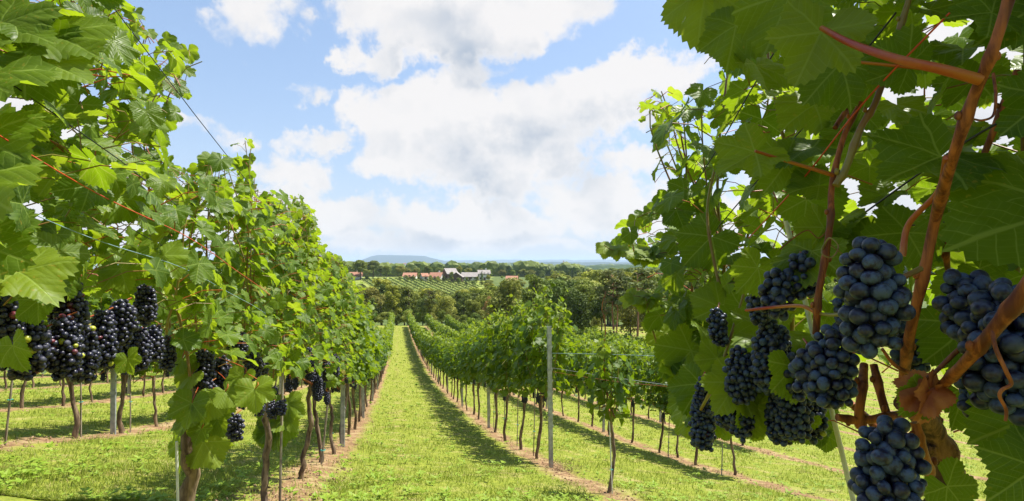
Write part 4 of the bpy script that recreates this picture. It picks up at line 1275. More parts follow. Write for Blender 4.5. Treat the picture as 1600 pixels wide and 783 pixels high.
# ---- right row seen from very close
RIGHT = 0.90
right_specs = [(-1.1, 2.15, 1, 401, 'vine behind the picture edge, upper right, only leaf tips show'),
               (-0.05, 2.2, 1, 402, 'vine at the upper right edge with dark shaded leaves'),
               (0.92, 2.15, 0, 403, 'nearest right vine with big blue grapes and thick orange canes from a knobbly trunk'),
               (2.02, 2.06, 0, 404, 'sunlit yellow green vine forming the left edge of the near right foliage')]
right_roots = []
for (Y, top, lod, seed, lab) in right_specs:
    o = np.array([rowx(RIGHT, Y), Y, gz(rowx(RIGHT, Y), Y)])
    t = thing('grapevine', lab, 'grapevine', o, 0, 'grapevines of the near right row')
    kw = dict(n_shoots=13 if Y < 1.5 else 14, z0=.90, top=top, half=.66, thick=(.30 if Y < 1.5 else .23), step=.072, size=(.064 if Y < 1.5 else .058), lat=(.85 if Y < 1.5 else 1.0), bunches=0, keep=keep_right, origin=o, slope=.22, trunk_r=.035, trunk_h=.80)
    v = vine_meshes(seed, lod, ROWROT, **kw)
    if Y == 0.92:
        v.pop('trunk')
        bt = Buf(); r2 = np.random.default_rng(4)
        path = smooth_path([P(1450, 1250, .80), P(1440, 980, .80), P(1452, 850, .78), P(1478, 760, .76), P(1470, 700, .74), P(1445, 655, .72), P(1410, 630, .68)], 26) - o
        tube(bt, path, np.linspace(.026, .010, 26) * r2.uniform(.78, 1.28, 26), 12, None, 0, True)
        for q in range(9):
            c = path[12 + q] + r2.normal(0, .010, 3); vv, ff = ICO[2]
            bt.add(vv * r2.uniform(.006, .013) * r2.uniform(.7, 1.3, (len(vv), 1)) + c, ff)
        v['trunk'] = (bt, M['old_bark'])
        fb = v['foliage'][0]
        # inner leaves on the far side of the canes
        n_ = 115; pxq = rng.uniform(1170, 1720, n_); pyq = rng.uniform(-60, 440, n_); dq = rng.uniform(.68, 1.25, n_)
        pq = np.stack([(pxq - 800) / F * dq, dq, (410 - pyq) / F * dq], 1) - o
        add_leaves(fb, 0, pq, rng.normal(0, .6, (n_, 3)) + [-.2, 0, -.7], rng.normal(0, .4, (n_, 3)) + [-.2, -.6, .6], rng.uniform(.040, .068, n_), np.stack([rng.random(n_), rng.random(n_) * .3, np.zeros(n_)], 1))
        # unseen overhanging leaves, added above the picture edge to shade this vine
        n_ = 260; Yq = rng.uniform(.12, 1.1, n_); Lq = rng.uniform(.42, 1.05, n_); zq = rng.uniform(.42, 1.05, n_)
        pq = np.stack([rowx(Lq, Yq), Yq, zq], 1); ppx, ppy = to_px(pq); kk = (ppy < -110) | (ppx > 1750); pq = pq[kk]; n_ = len(pq)
        add_leaves(fb, 0, pq - o, rng.normal(0, 1, (n_, 3)) + [-.3, 0, -.6], rng.normal(0, .4, (n_, 3)) + [-.3, 0, .9], rng.uniform(.06, .10, n_), np.stack([rng.random(n_), rng.random(n_) * .2, np.zeros(n_)], 1))
        for j, e, d, c, nn, dd in [
            ((1283, 50), (1228, 165), .50, (.85, .25, .12), (-.3, -.9, .2), 0), ((1236, -10), (1180, 118), .56, (.7, .2, 0), (-.2, -.95, .2), .02), ((1180, 238), (1110, 250), .62, (.8, .25, 0), (-.2, -.8, .6), -.03),
            ((1470, 245), (1350, 292), .56, (.1, 0, 0), (-.1, -.75, .7), -.02), ((1640, 0), (1485, 100), .50, (.1, 0, 0), (-.1, -.8, .4), .02), ((1680, 325), (1432, 365), .50, (.15, 0, 0), (-.1, -.6, .8), -.03),
            ((1312, 100), (1240, 178), .60, (.3, 0, 0), (-.2, -.9, .3), .0), ((1640, 640), (1492, 700), .44, (.1, 0, 0), (-.2, -.8, .5), .0), ((1620, 730), (1520, 800), .42, (.05, 0, 0), (-.2, -.9, .4), .0),
            ((1515, 505), (1440, 590), .50, (.2, 0, 0), (-.3, -.9, .1), .0), ((1440, 615), (1402, 662), .43, (.6, .1, 0), (.1, -1, .1), .0), ((1640, 150), (1550, 225), .50, (.1, 0, 0), (-.3, -.9, .1), .0), ((1420, 100), (1345, 60), .55, (.3, 0, 0), (.1, -.9, -.3), .0),
            ((1530, 420), (1600, 470), .55, (.3, 0, 0), (.1, -.9, .2), 0), ((1500, 610), (1560, 680), .55, (.2, 0, 0), (.1, -.9, .2), 0), ((1590, 560), (1640, 640), .5, (.1, 0, 0), (.1, -.9, .2), 0),
            ((1150, 40), (1130, 132), .75, (.7, .2, 0), (-.4, -.9, .1), 0), ((1105, -20), (1078, 95), .80, (.9, .7, 0), (-.5, -.8, .2), 0), ((1100, -60), (1085, 15), .78, (.7, .3, 0), (-.4, -.8, .3), 0),
            ((1280, 290), (1215, 300), .7, (.5, .1, 0), (0, -.8, .6), 0), ((1560, 470), (1490, 480), .6, (.2, 0, 0), (0, -.9, .3), 0),
            ((1380, 430), (1440, 470), .8, (.4, 0, 0), (.1, -.9, .2), 0), ((1480, 760), (1530, 830), .5, (.2, 0, 0), (.1, -.9, .2), 0), ((1550, 20), (1450, 30), .5, (.1, 0, 0), (0, -.9, .3), 0)]:
            a = P(*j, d) - o; b_ = P(*e, d + dd) - o
            add_leaves(fb, 0, [a], [b_ - a], [nn], [np.linalg.norm(b_ - a) * .74], [c], 0, rng)
    if Y == 2.02:
        fb = v['foliage'][0]; sb = v['stem'][0]
        for q_ in fb.c:
            if q_.flags.writeable: q_[:, 1] = np.clip(q_[:, 1] + .22, 0, 1)
        for j, e, d, c, nn in [((1150, 598), (1120, 645), .95, (.9, .4, 0), (-.1, -.9, .5)), ((1238, 572), (1262, 628), .80, (.4, .1, 0), (.1, -.95, .2)), ((1178, 635), (1186, 685), .95, (.6, .2, 0), (.1, -.95, .2)), ((1215, 520), (1150, 545), .95, (.8, .2, 0), (0, -.6, .8)),
                               ((1112, 370), (1072, 402), 1.3, (.3, 0, 0), (-.3, -.9, .3)), ((1095, 600), (1068, 645), 1.2, (.3, 0, 0), (-.2, -.8, .5)), ((1085, 612), (1050, 628), 1.3, (.5, .1, 0), (-.2, -.8, .5)), ((1170, 500), (1136, 545), 1.1, (.5, .1, 0), (-.2, -.9, .5)),
                               ((1080, 548), (1040, 590), 1.4, (.6, .2, 0), (-.2, -.9, .4)), ((1125, 480), (1098, 452), 1.2, (.7, .3, 0), (0, -.9, .4)), ((1040, 520), (1012, 500), 1.7, (.6, .4, 0), (0, -.9, .4)), ((1280, 640), (1305, 668), 1.0, (.3, .1, 0), (0, -.9, .4)),
                               ((1275, 665), (1262, 690), 1.1, (.3, .1, 0), (0, -.9, .4)), ((1290, 680), (1300, 705), 1.1, (.3, .1, 0), (0, -.9, .3)), ((1170, 560), (1180, 600), 1.0, (.6, .2, 0), (0, -.9, .4)), ((1120, 560), (1105, 600), 1.2, (.7, .4, 0), (0, -.9, .4))]:
            a = P(*j, d) - o; b_ = P(*e, d - .02) - o
            add_leaves(fb, 0, [a], [b_ - a], [nn], [np.linalg.norm(b_ - a) * 1.05], [c], 0, rng)
        # low side shoots between the bunches
        n_ = 190; pxq = rng.uniform(1030, 1320, n_); pyq = rng.uniform(470, 690, n_); dq = rng.uniform(1.3, 1.9, n_)
        kk = (pyq < curve_x(YRB, pxq) - 20) & (pxq > curve_x(XR, pyq) + 12) & ~((pxq > 1240) & (pyq > 620)); pxq, pyq, dq = pxq[kk], pyq[kk], dq[kk]; n_ = len(dq)
        pq = np.stack([(pxq - 800) / F * dq, dq, (410 - pyq) / F * dq], 1) - o
        add_leaves(fb, 0, pq, rng.normal(0, .6, (n_, 3)) + [-.1, -.1, -.8], rng.normal(0, .35, (n_, 3)) + [-.2, -.6, .6], rng.uniform(.032, .055, n_), np.stack([rng.random(n_), rng.random(n_) * .55, np.zeros(n_)], 1))
        # the sprig reaching out to the left at the horizon
        sp = smooth_path([P(1075, 395, 1.75), P(1020, 396, 1.7), P(985, 398, 1.68), P(955, 390, 1.66), P(944, 383, 1.65)], 14) - o
        tube(sb, sp, np.linspace(.003, .0012, 14), 5, None, 1)
        for j, e, c in [((950, 385), (938, 378), (.9, 1, 0)), ((955, 388), (940, 392), (.8, .9, 0)), ((965, 390), (958, 372), (.8, .8, 0)), ((975, 394), (985, 372), (.6, .6, 0)), ((992, 397), (1002, 372), (.5, .5, 0)), ((1002, 398), (992, 412), (.7, .6, 0)), ((1012, 396), (1020, 372), (.5, .3, 0)), ((1020, 396), (1008, 418), (.4, .3, 0)), ((1030, 395), (1040, 372), (.4, .2, 0))]:
            a = P(*j, 1.68) - o; b_ = P(*e, 1.65) - o
            add_leaves(fb, 0, [a], [b_ - a], [(rng.uniform(-.5, .3), -.45, rng.uniform(.6, 1.1))], [np.linalg.norm(b_ - a) * 1.0], [(c[0], min(1, c[1] + .3), 0)], 0, rng)
        sp = smooth_path([P(1075, 470, 1.7), P(1030, 468, 1.66), P(990, 462, 1.62)], 10) - o
        tube(sb, sp, np.linspace(.003, .0012, 10), 5, None, 1)
        for j, e, c in [((990, 462), (972, 455), (.7, .6, 0)), ((998, 464), (985, 478), (.5, .4, 0)), ((1010, 466), (1002, 448), (.4, .3, 0)), ((1018, 467), (1015, 488), (.4, .3, 0))]:
            a = P(*j, 1.65) - o; b_ = P(*e, 1.62) - o
            add_leaves(fb, 0, [a], [b_ - a], [(rng.uniform(-.5, .3), -.45, rng.uniform(.6, 1.1))], [np.linalg.norm(b_ - a) * 1.0], [(c[0], min(1, c[1] + .3), 0)], 0, rng)
    if Y == 2.02:      # its trunk stands just behind the nearest one, the long arm runs down the wire
        bt = Buf(); x2 = rowx(.9, 1.03) + .02; g2 = gz(x2, 1.03)
        tube(bt, smooth_path([(x2, 1.03, g2 - .1), (x2 + .02, 1.04, g2 + .4), (x2 + .05, 1.03, g2 + .70)], 12) - o, np.linspace(.026, .022, 12), 9)
        tube(v['stem'][0], smooth_path([(x2 + .05, 1.03, g2 + .68), P(1380, 700, 1.05), P(1340, 640, 1.1), P(1230, 560, 1.4), P(1130, 520, 1.8)], 20) - o, np.linspace(.010, .005, 20), 6, None, 0)
        v['trunk'] = (bt, M['trunk'])
    link_vine(v, t)
    right_roots.append((t, o)); vine_count += 1

# prominent canes of the nearest right vine, each a part
rt, ro = right_roots[2]
rt2, ro2 = right_roots[3]


def cane(name, pts, r0, r1, mat, root=rt, org=ro, n=24, nodes=True, sides=10, label=None):
    q = smooth_path([P(*p) for p in pts], n) - org
    rr = np.linspace(r0, r1, n)
    if nodes:
        rr = rr * (1 + .28 * (np.arange(n) % 7 == 3) + .10 * (np.arange(n) % 7 == 2) + .1 * (np.arange(n) % 7 == 4))
    b = Buf(); tube(b, q, rr, sides, None, 0, True)
    if nodes:
        for j_, e_ in enumerate(range(3, n - 1, 7)):
            vv, ff = ICO[1]; sd_ = unit(np.cross(q[e_ + 1] - q[e_], [0, 1, 0])) * (1 if j_ % 2 else -1)
            b.add(vv * rr[e_] * np.array([.5, .5, .75]) + q[e_] + sd_ * rr[e_] * 1.15 + [0, 0, rr[e_] * .5], ff)
    o = link(name, b.mesh(name, mat), root)
    if label: o['label'] = label
    return o


cane('cane', [(1600, -90, .375), (1570, 20, .38), (1545, 95, .385), (1518, 160, .40), (1488, 250, .42), (1462, 340, .47), (1443, 430, .48), (1422, 520, .50), (1412, 590, .54)], .0034, .0044, M['cane'], n=42)
cane('cane', [(1660, 370, .33), (1600, 455, .35), (1545, 525, .37), (1500, 575, .40), (1462, 612, .44)], .0052, .0034, M['cane'], n=30, label='thick orange cane crossing in front of the right bunch')
cane('cane', [(1345, 160, .62), (1318, 215, .62), (1300, 290, .61), (1298, 340, .60), (1290, 400, .60), (1279, 460, .60), (1275, 522, .61)], .0030, .0038, M['cane'], n=36)
cane('cane', [(1420, 0, .60), (1395, 80, .60), (1368, 160, .60), (1345, 200, .60), (1322, 262, .60), (1306, 290, .60)], .0030, .0042, M['shoot'], n=36)
cane('cane', [(1305, 200, .66), (1330, 150, .68), (1300, 90, .7), (1250, 20, .7)], .0030, .0022, M['cane'], n=20)
cane('cane', [(1350, 570, .62), (1347, 610, .60), (1342, 650, .60), (1346, 668, .60)], .0044, .0050, M['cane'], n=12)
cane('cane', [(1365, 570, .64), (1380, 630, .62), (1400, 690, .62)], .0042, .0048, M['cane'], n=14)
cane('cane', [(1430, 660, .58), (1440, 700, .58), (1452, 740, .60)], .0046, .0056, M['cane'], n=12)
cane('cane', [(1308, 652, .60), (1345, 657, .60), (1395, 650, .60), (1440, 640, .64)], .0042, .0048, M['cane'], n=18)
cane('cane', [(1590, 110, .6), (1530, 260, .62), (1480, 380, .66), (1490, 460, .7)], .0036, .0030, M['cane'], n=24)
cane('petiole', [(1284, 44, .49), (1330, 68, .45), (1400, 92, .41), (1470, 108, .395), (1532, 125, .39)], .0024, .0042, M['petiole'], nodes=False)
cane('petiole', [(1296, 94, .56), (1350, 98, .55), (1450, 108, .54)], .0012, .0018, M['petiole'], nodes=False)
cane('petiole', [(1180, 236, .60), (1230, 252, .61), (1270, 264, .61), (1302, 274, .61)], .0016, .0024, M['petiole'], nodes=False)
cane('petiole', [(1478, 246, .42), (1465, 300, .47), (1420, 350, .5), (1410, 400, .5)], .002, .003, M['petiole'], nodes=False)
cane('petiole', [(1165, 485, .72), (1210, 480, .68), (1250, 478, .63), (1275, 488, .61)], .0018, .0024, M['petiole'], nodes=False)
cane('petiole', [(1275, 490, .61), (1320, 489, .55), (1400, 440, .46), (1438, 420, .47)], .0018, .0026, M['shoot'], nodes=False)
cane('petiole', [(1412, 600, .44), (1450, 590, .43), (1500, 545, .42), (1555, 510, .38)], .0013, .0022, M['cane'], nodes=False)
cane('petiole', [(1378, 545, .5), (1400, 572, .5), (1440, 590, .5)], .0014, .0020, M['cane'], nodes=False)
cane('tendril', [(1550, 515, .365), (1556, 545, .36), (1572, 580, .355), (1580, 600, .355), (1566, 609, .355), (1562, 620, .355), (1572, 640, .355), (1571, 658, .355)], .0014, .0009, M['cane'], nodes=False, n=34, label='orange corkscrew tendril hanging over the right bunch')
cane('tendril', [(1552, 115, .45), (1556, 150, .44), (1552, 180, .44), (1535, 188, .44), (1520, 186, .44)], .0012, .0008, M['cane'], nodes=False)
cane('tendril', [(1285, 390, .60), (1296, 372, .59), (1310, 385, .58), (1300, 402, .58), (1284, 396, .585), (1292, 380, .6), (1320, 400, .6)], .0009, .0007, M['shoot'], nodes=False, n=40)
cane('tendril', [(1218, 390, .7), (1240, 372, .7), (1262, 360, .7), (1280, 372, .69), (1300, 350, .69)], .0009, .0006, M['cane'], nodes=False, n=30)
cane('cane', [(1120, 250, 1.3), (1105, 330, 1.3), (1118, 420, 1.25), (1140, 500, 1.2), (1160, 590, 1.2)], .003, .004, M['shoot'], rt2, ro2, n=30)
cane('cane', [(1060, 190, 1.8), (1075, 260, 1.8), (1110, 330, 1.7), (1130, 400, 1.6)], .0025, .0035, M['cane'], rt2, ro2, n=30)
cane('cane', [(1018, 170, 1.9), (1040, 220, 1.9), (1070, 300, 1.9), (1090, 380, 1.8)], .0022, .0035, M['shoot'], rt2, ro2, n=30)
cane('cane', [(1170, 430, 1.0), (1150, 500, 1.0), (1120, 590, 1.0), (1095, 640, 1.1)], .0022, .003, M['shoot'], rt2, ro2, n=30)
# withered red brown leaf at the middle of the canes
m, t_, out_ = material('withered_leaf')
g_ = t_.new('ShaderNodeNewGeometry'); nz = t_.noise(g_.outputs['Position'], 60, 4)
p_ = principled(t_, t_.mix(t_.mr(nz, .35, .65), (0.22, 0.05, 0.02), (0.42, 0.16, 0.05)), .6, .3, nz, .5, .002)
tr_ = t_.new('ShaderNodeBsdfTranslucent'); tr_.inputs[0].default_value = (.5, .18, .05, 1)
mx_ = t_.new('ShaderNodeMixShader'); mx_.inputs[0].default_value = .25
t_.l.new(p_.outputs[0], mx_.inputs[1]); t_.l.new(tr_.outputs[0], mx_.inputs[2]); t_.l.new(mx_.outputs[0], out_.inputs[0])
b = Buf()
for j, e, nn in [((1450, 608), (1395, 640), (-.3, -.8, .6)), ((1452, 610), (1482, 690), (.5, -.8, 0)), ((1460, 612), (1500, 650), (.3, -.7, -.5))]:
    a = P(*j, .425) - ro; b_ = P(*e, .42) - ro
    add_leaves(b, 0, [a], [b_ - a], [nn], [np.linalg.norm(b_ - a) * .72], [(.5, 0, 0)])
link('withered_leaf', b.mesh('withered_leaf', m), rt)['label'] = 'curled red brown dry leaf among the orange canes'

RB = [(1362, 392, .42, 108, 172, 36, 3, .0, 'largest blue bunch in the middle of the near right vine'), (1252, 402, .70, 66, 58, 21, 2, .0, None), (1215, 435, .70, 62, 62, 21, 2, .0, None), (1268, 362, .78, 40, 40, 18, 2, .0, None),
      (1300, 525, .58, 90, 112, 26, 3, .02, None), (1262, 545, .60, 40, 60, 26, 2, .0, None), (1388, 682, .45, 128, 130, 33, 3, .0, 'blue bunch at the bottom edge below the trunk head'),
      (1575, 470, .40, 150, 180, 40, 3, .0, 'large shaded bunch at the right edge behind the thick cane'), (1510, 445, .46, 110, 70, 34, 3, .0, None), (1425, 515, .62, 70, 70, 24, 2, .0, None), (1330, 480, .64, 60, 70, 24, 2, .0, None),
      (1208, 535, .90, 74, 84, 15.5, 2, .0, None), (1222, 612, .92, 62, 84, 15, 2, .0, None), (1250, 628, .98, 46, 50, 14, 2, .03, None), (1158, 556, .92, 62, 76, 14.5, 2, .0, None), (1160, 632, .95, 44, 56, 13.5, 2, .0, None), (1098, 596, 1.12, 52, 118, 11.5, 2, .02, None),
      (1390, 470, .58, 60, 70, 26, 2, .0, None), (1190, 450, .85, 50, 56, 16, 2, .0, None), (1245, 560, .8, 46, 60, 17, 2, .0, None), (1540, 560, .50, 90, 90, 30, 2, .0, None), (1130, 580, 1.2, 34, 54, 12, 1, .0, None),
      (1206, 515, .86, 84, 96, 16, 2, .01, None), (1240, 600, .88, 70, 90, 15.5, 2, .02, None), (1172, 590, .98, 50, 80, 14, 2, .0, None), (1272, 612, .92, 44, 76, 15, 2, .03, None), (1136, 590, 1.0, 48, 84, 13, 2, .0, None), (1110, 580, 1.35, 34, 50, 10.5, 1, .0, None),
      (1086, 650, 1.5, 24, 30, 9.4, 1, .0, None), (1122, 486, 1.0, 34, 56, 12, 2, .0, None), (1140, 545, 1.2, 30, 40, 12, 1, .0, None), (1190, 560, .95, 40, 60, 15, 2, .0, None)]
for i, (px, py, d, wp, hp, bp, lod, ripe, lab) in enumerate(RB):
    rr_, oo_ = (rt, ro) if d < .8 else (rt2, ro2)
    bunch_obj(rr_, oo_, px, py, d, wp, hp, bp, lod, 700 + i, ripe, 0, lab)
b = Buf(); add_bunch(b, P(1495, 362, .62) - ro, .02, .018, .009, 2, np.random.default_rng(3), 0); link('unripe_cluster', b.mesh('unripe_cluster', M['green_grape']), rt)

# ---- the rows
rows = []   # name, L, first Y, end Y, canopy top
spec = [('left', LEFT, 7.95, 92, 1.12), ('right1', 2.05, 8.0, 91, 1.06), ('right2', 4.90, 8.9, 88, 1.0), ('right3', 7.75, 12.2, 84, 1.0), ('right4', 10.6, 18.5, 80, 1.0), ('right5', 13.45, 24, 76, 1.0), ('right6', 16.3, 30, 72, 1.0), ('right7', 19.15, 36, 66, 1.0), ('right8', 22.0, 40, 62, 1.0),
        ('left2', -3.65, 4.9, 60, 1.0), ('left3', -6.5, 6.0, 50, 1.0), ('left4', -9.35, 7.2, 44, 1.0), ('left5', -12.2, 8.5, 40, 1.0)]
ROWTXT = {'left': 'in the row along the left side of the grass path', 'right1': 'in the first row right of the grass path', 'right2': 'in the second row right of the grass path',
          'right3': 'in the third row right of the path', 'right4': 'in the fourth row right of the path', 'right5': 'in the fifth row right of the path', 'right6': 'in the sixth row right of the path',
          'right7': 'in the seventh row right of the path', 'right8': 'in the last row right of the path', 'left2': 'in the second row left of the path', 'left3': 'in the third row left of the path', 'left4': 'in the fourth row left of the path', 'left5': 'in the fifth row left of the path'}
allv = []
for nm, L_, y0, y1, zs in spec:
    Y = y0; k = 0
    while Y < y1:
        allv.append((Y * (1.0 if nm[0] == 'r' or nm == 'left' else 1.25), Y, nm, L_, k, zs)); Y += 1.14 + rng.normal(0, .05); k += 1
allv.sort(key=lambda a: a[0])


def proto_vine(seed, lod, **kw):
    v = vine_meshes(seed, lod, 0.0, **kw)
    return {'trunk': v['trunk'][0].mesh('trunk', v['trunk'][1]), 'stem': v['stem'][0].mesh('stem', v['stem'][1]) if 'stem' in v else None,
            'foliage': v['foliage'][0].mesh('foliage', v['foliage'][1]), 'bunch': [b.mesh('grape_bunch', M['grape_dark']) for b, _ in v['bunch']]}


V1 = [proto_vine(900 + i, 1, n_shoots=15, z0=.86, top=1.98, half=.62, thick=.28, step=.085, size=.086, lat=1.0, bunches=3) for i in range(5)]
V2 = [proto_vine(920 + i, 2, n_shoots=13, z0=.84, top=1.98, half=.62, thick=.28, step=.095, size=.088, lat=.95, bunches=2) for i in range(6)]
V3 = [proto_vine(940 + i, 3, n_shoots=11, z0=.80, top=1.90, half=.62, thick=.30, step=.14, size=.10, lat=.9, bunches=0) for i in range(5)]
far = Buf()
placed = 0
for _, Y, nm, L_, k, zs in allv:
    x = rowx(L_, Y) + rng.normal(0, .02)
    z = gz(x, Y)
    turn = ROWROT + (pi if rng.random() < .5 else 0) + rng.normal(0, .03)
    zz = zs * rng.uniform(.90, 1.10) * (1 if nm != 'left' or Y < 14 else .95)
    if placed < 286:
        pr = V1[rng.integers(5)] if Y < 11 else (V2[rng.integers(6)] if Y < 27 else V3[rng.integers(5)])
        if Y < 26 and nm in ('left', 'right1', 'right2') and k < 12:
            lab = f'{ORD[k]} full leafy vine ' + {'left': 'behind the left steel post, left of the path', 'right1': 'beyond the tall grey post right of the path', 'right2': 'from the camera in second row right of the path'}[nm]
            grp = 'grapevines ' + ROWTXT[nm]
        elif Y < 16:
            lab = 'vine on thin dark trunk ' + ROWTXT[nm]; grp = 'nearer grapevines ' + ROWTXT[nm]
        else:
            lab = 'small looking distant vine ' + ROWTXT[nm]; grp = 'distant grapevines ' + ROWTXT[nm]
        t = thing('grapevine', lab, 'grapevine', (x, Y, z), turn, grp)
        t.scale = (rng.uniform(.85, 1.15), 1, zz)
        t.rotation_euler[0] = rng.normal(0, .02); t.rotation_euler[1] = rng.normal(0, .025)
        link('trunk', pr['trunk'], t)
        if pr['stem']: link('stem', pr['stem'], t)
        link('foliage', pr['foliage'], t)
        nb_ = len(pr['bunch']) if nm == 'left' or Y < 10 else min(1, len(pr['bunch']))
        for q in range(nb_): link('grape_bunch', pr['bunch'][q], t)
        placed += 1
    else:
        r2 = np.random.default_rng(int(Y * 100) + len(nm))
        sh, Lf = grow(r2, n_shoots=8, z0=.80, top=1.88 * zz, half=.62, thick=.30, step=.17, size=.13, lat=.9)
        add_leaves(far, 3, rotz(Lf['pos'], turn) + [x, Y, z], rotz(Lf['tip'], turn), rotz(Lf['nrm'], turn), Lf['size'] * 1.5, Lf['col'], 0, r2)
        tube(far, [(x, Y, z - .1), (x + .02, Y, z + .9)], [.03, .025], 3, None, 1)
tag(link('far_vine_rows', far.mesh('far_vine_rows', [M['leaf_far'], M['trunk']])), 'merged green vine rows at the far end of the slope', 'vine rows', kind='stuff')
print('vines', placed, len(allv))

# small young vines in front of the right rows
for (px, L_, Y, h, lab) in [(950, 2.05, 5.28, 1.52, 'young thin vine with bare reddish top, right of the tall grey post'),
                            (1040, 4.95, 9.6, 1.6, 'low young vine on thin trunk right of the nearest young vine'), (1122, 4.90, 7.9, 1.7, 'young vine on dark trunk half behind the hanging grapes at right')]:
    x = rowx(L_, Y); o = np.array([x, Y, gz(x, Y)])
    v = vine_meshes(int(px), 1, ROWROT, n_shoots=5 if px == 950 else 8, z0=.72, top=h - .15, half=.18 if px == 950 else .40, thick=.17, step=.075, size=.085, lat=.9, bunches=0, trunk_r=.016, trunk_h=.75)
    if px == 950:
        tube(v['stem'][0], smooth_path([(0, 0, .9), (-.04, 0, 1.3), (-.02, .02, 1.62), (-.06, 0, 1.80), (-.02, 0, 1.95)], 12), np.linspace(.007, .003, 12), 5, None, 0)
    t = thing('grapevine', lab, 'grapevine', o, 0, 'young vines in front of the right hand rows')
    link_vine(v, t)

# ------------------------------------------------------------------ posts, stakes, wires
def post_meshes(h):
    b = Buf(); w_, d_, th = .055, .034, .004
    prof = [(-w_ / 2, d_ / 2), (-w_ / 2, -d_ / 2), (w_ / 2, -d_ / 2), (w_ / 2, d_ / 2), (w_ / 2 - th, d_ / 2), (w_ / 2 - th, -d_ / 2 + th), (-w_ / 2 + th, -d_ / 2 + th), (-w_ / 2 + th, d_ / 2)]
    n = len(prof); v = [(x, y, z) for z in (-.3, h) for x, y in prof]
    b.add(v, [[i, (i + 1) % n, (i + 1) % n + n, i + n] for i in range(n)])
    b.add([(x, y, h) for x, y in prof], [[0, 1, 6, 7], [1, 2, 5, 6], [2, 3, 4, 5]])
    hooks = []
    for k in range(9):
        z = .55 + k * (h - .6) / 8.5
        for s in (-1, 1):
            q = Buf(); box(q, (s * (w_ / 2 + .005), -.004, z), (.012, .014, .022)); hooks.append(q)
    hb = Buf()
    for q in hooks:
        hb.add(q.v[0], q.f[0])
    return b.mesh('post_profile', M['steel'], False), hb.mesh('wire_hooks', M['steel'], False)


PM, HM = post_meshes(1.88)
posts = []
for nm, L_, first, stepp, last, dx in [('right1', 2.05, 7.23, 4.9, 60, 0), ('left', LEFT, 7.64, 4.7, 60, .04), ('right2', 4.90, 12.9, 4.9, 50, 0), ('right3', 7.75, 16, 5, 40, 0), ('left2', -3.65, 7.0, 5, 25, 0), ('left3', -6.5, 8.2, 5, 25, 0)]:
    Y = first; k = 0
    while Y < last:
        x = rowx(L_ + dx, Y)
        txt = {'right1': 'grey steel post in the first row right of the path', 'left': 'grey steel post in the row left of the path', 'right2': 'grey steel post in the second row right of the path', 'right3': 'grey steel post in the third row right of the path',
               'left2': 'grey steel post in the second row left of the path', 'left3': 'grey steel post in the third row left of the path'}[nm]
        if nm == 'right1' and k == 0: lab = 'tall bare galvanised steel post at the near end of the row right of the path'
        elif nm == 'left' and k == 0: lab = 'nearest grey steel post in the row left of the path'
        elif k < 5: lab = f'{ORD[k]} {txt}, counted from the camera'
        else: lab = 'distant ' + txt
        t = thing('trellis_post', lab, 'post', (x, Y, gz(x, Y)), ROWROT + rng.normal(0, .05), 'trellis posts')
        if not (nm == 'right1' and k == 0): t.scale = (1, 1, .98)
        t.rotation_euler[1] = rng.normal(0, .012)
        link('post_profile', PM, t); link('wire_hooks', HM, t)
        Y += stepp; k += 1


def wire(L_, h, y0, y1, rad, mat, label, grp, n=60, off=0.0, pts=None):
    if pts is None:
        ys = np.linspace(y0, y1, n)
        pts = np.array([(rowx(L_ + off, y), y, gz(rowx(L_, y), y) + h) for y in ys])
        # straight between posts, no ground bumps
        z = pts[:, 2].copy(); ker = np.ones(7) / 7
        pts[3:-3, 2] = np.convolve(z, ker, 'valid')
    b = Buf(); tube(b, pts, rad, 5)
    return tag(link('trellis_wire', b.mesh('trellis_wire', mat)), label, 'wire', grp)


G = 'trellis wires of the vineyard'
wire(LEFT, 1.70, .25, 30, .0014, M['black_wire'], 'upper black wire through the left foliage', G, off=.14)
wire(LEFT, 1.62, .25, 30, .0014, M['black_wire'], 'black wire just under the upper black wire at left', G, off=-.06)
wire(LEFT, 1.34, .25, 30, .0014, M['black_wire'], 'middle black wire through the left foliage', G, off=.16)
wire(LEFT, 1.30, .25, 30, .0014, M['black_wire'], 'black wire close above the red string at left', G, off=-.02)
wire(LEFT, 1.20, .25, 2.4, .0011, M['red_wire'], 'red string running through the left foliage', G, off=.24)
wire(LEFT, 1.12, .25, 2.4, .0008, M['blue_wire'], 'pale blue string under the red string at left', G, off=.22)
wire(LEFT, .88, .25, 40, .0018, M['black_wire'], 'lowest wire of the left row behind the black grapes', G)
wire(2.05, 1.57, 7.2, 60, .002, M['grey_wire'], 'upper wire of the first row right of the path', G)
wire(2.05, 1.2, 7.2, 60, .002, M['grey_wire'], 'lower wire of the first row right of the path', G)
wire(0, 0, 0, 0, .0022, M['blue_wire'], 'upper slack bluish wire stretched to the right from the tall grey post', G, pts=smooth_path([P(863, 552, 7.25), P(960, 554, 5.6), P(1075, 559, 4.3), P(1180, 566, 3.5)], 30))
wire(0, 0, 0, 0, .0022, M['grey_wire'], 'grey wire stretched to the right from the tall grey post below the bluish one', G, pts=smooth_path([P(863, 575, 7.25), P(960, 590, 5.6), P(1060, 604, 4.3), P(1180, 620, 3.5)], 30))
wire(0, 0, 0, 0, .0026, M['cane'], 'reddish wire beside the lower grey wire right of the tall grey post', G, pts=smooth_path([P(863, 581, 7.28), P(960, 596, 5.7), P(1060, 606, 4.5), P(1180, 625, 3.7)], 30))
wire(4.9, 1.3, 8, 50, .002, M['grey_wire'], 'wire of the second row right of the path', G)
wire(0, 0, 0, 0, .0010, M['red_wire'], 'red string crossing the near right vine from top to lower left', G, pts=smooth_path([P(1484, 20, .50), P(1350, 160, .58), P(1250, 285, .72), P(1170, 372, .95)], 20))
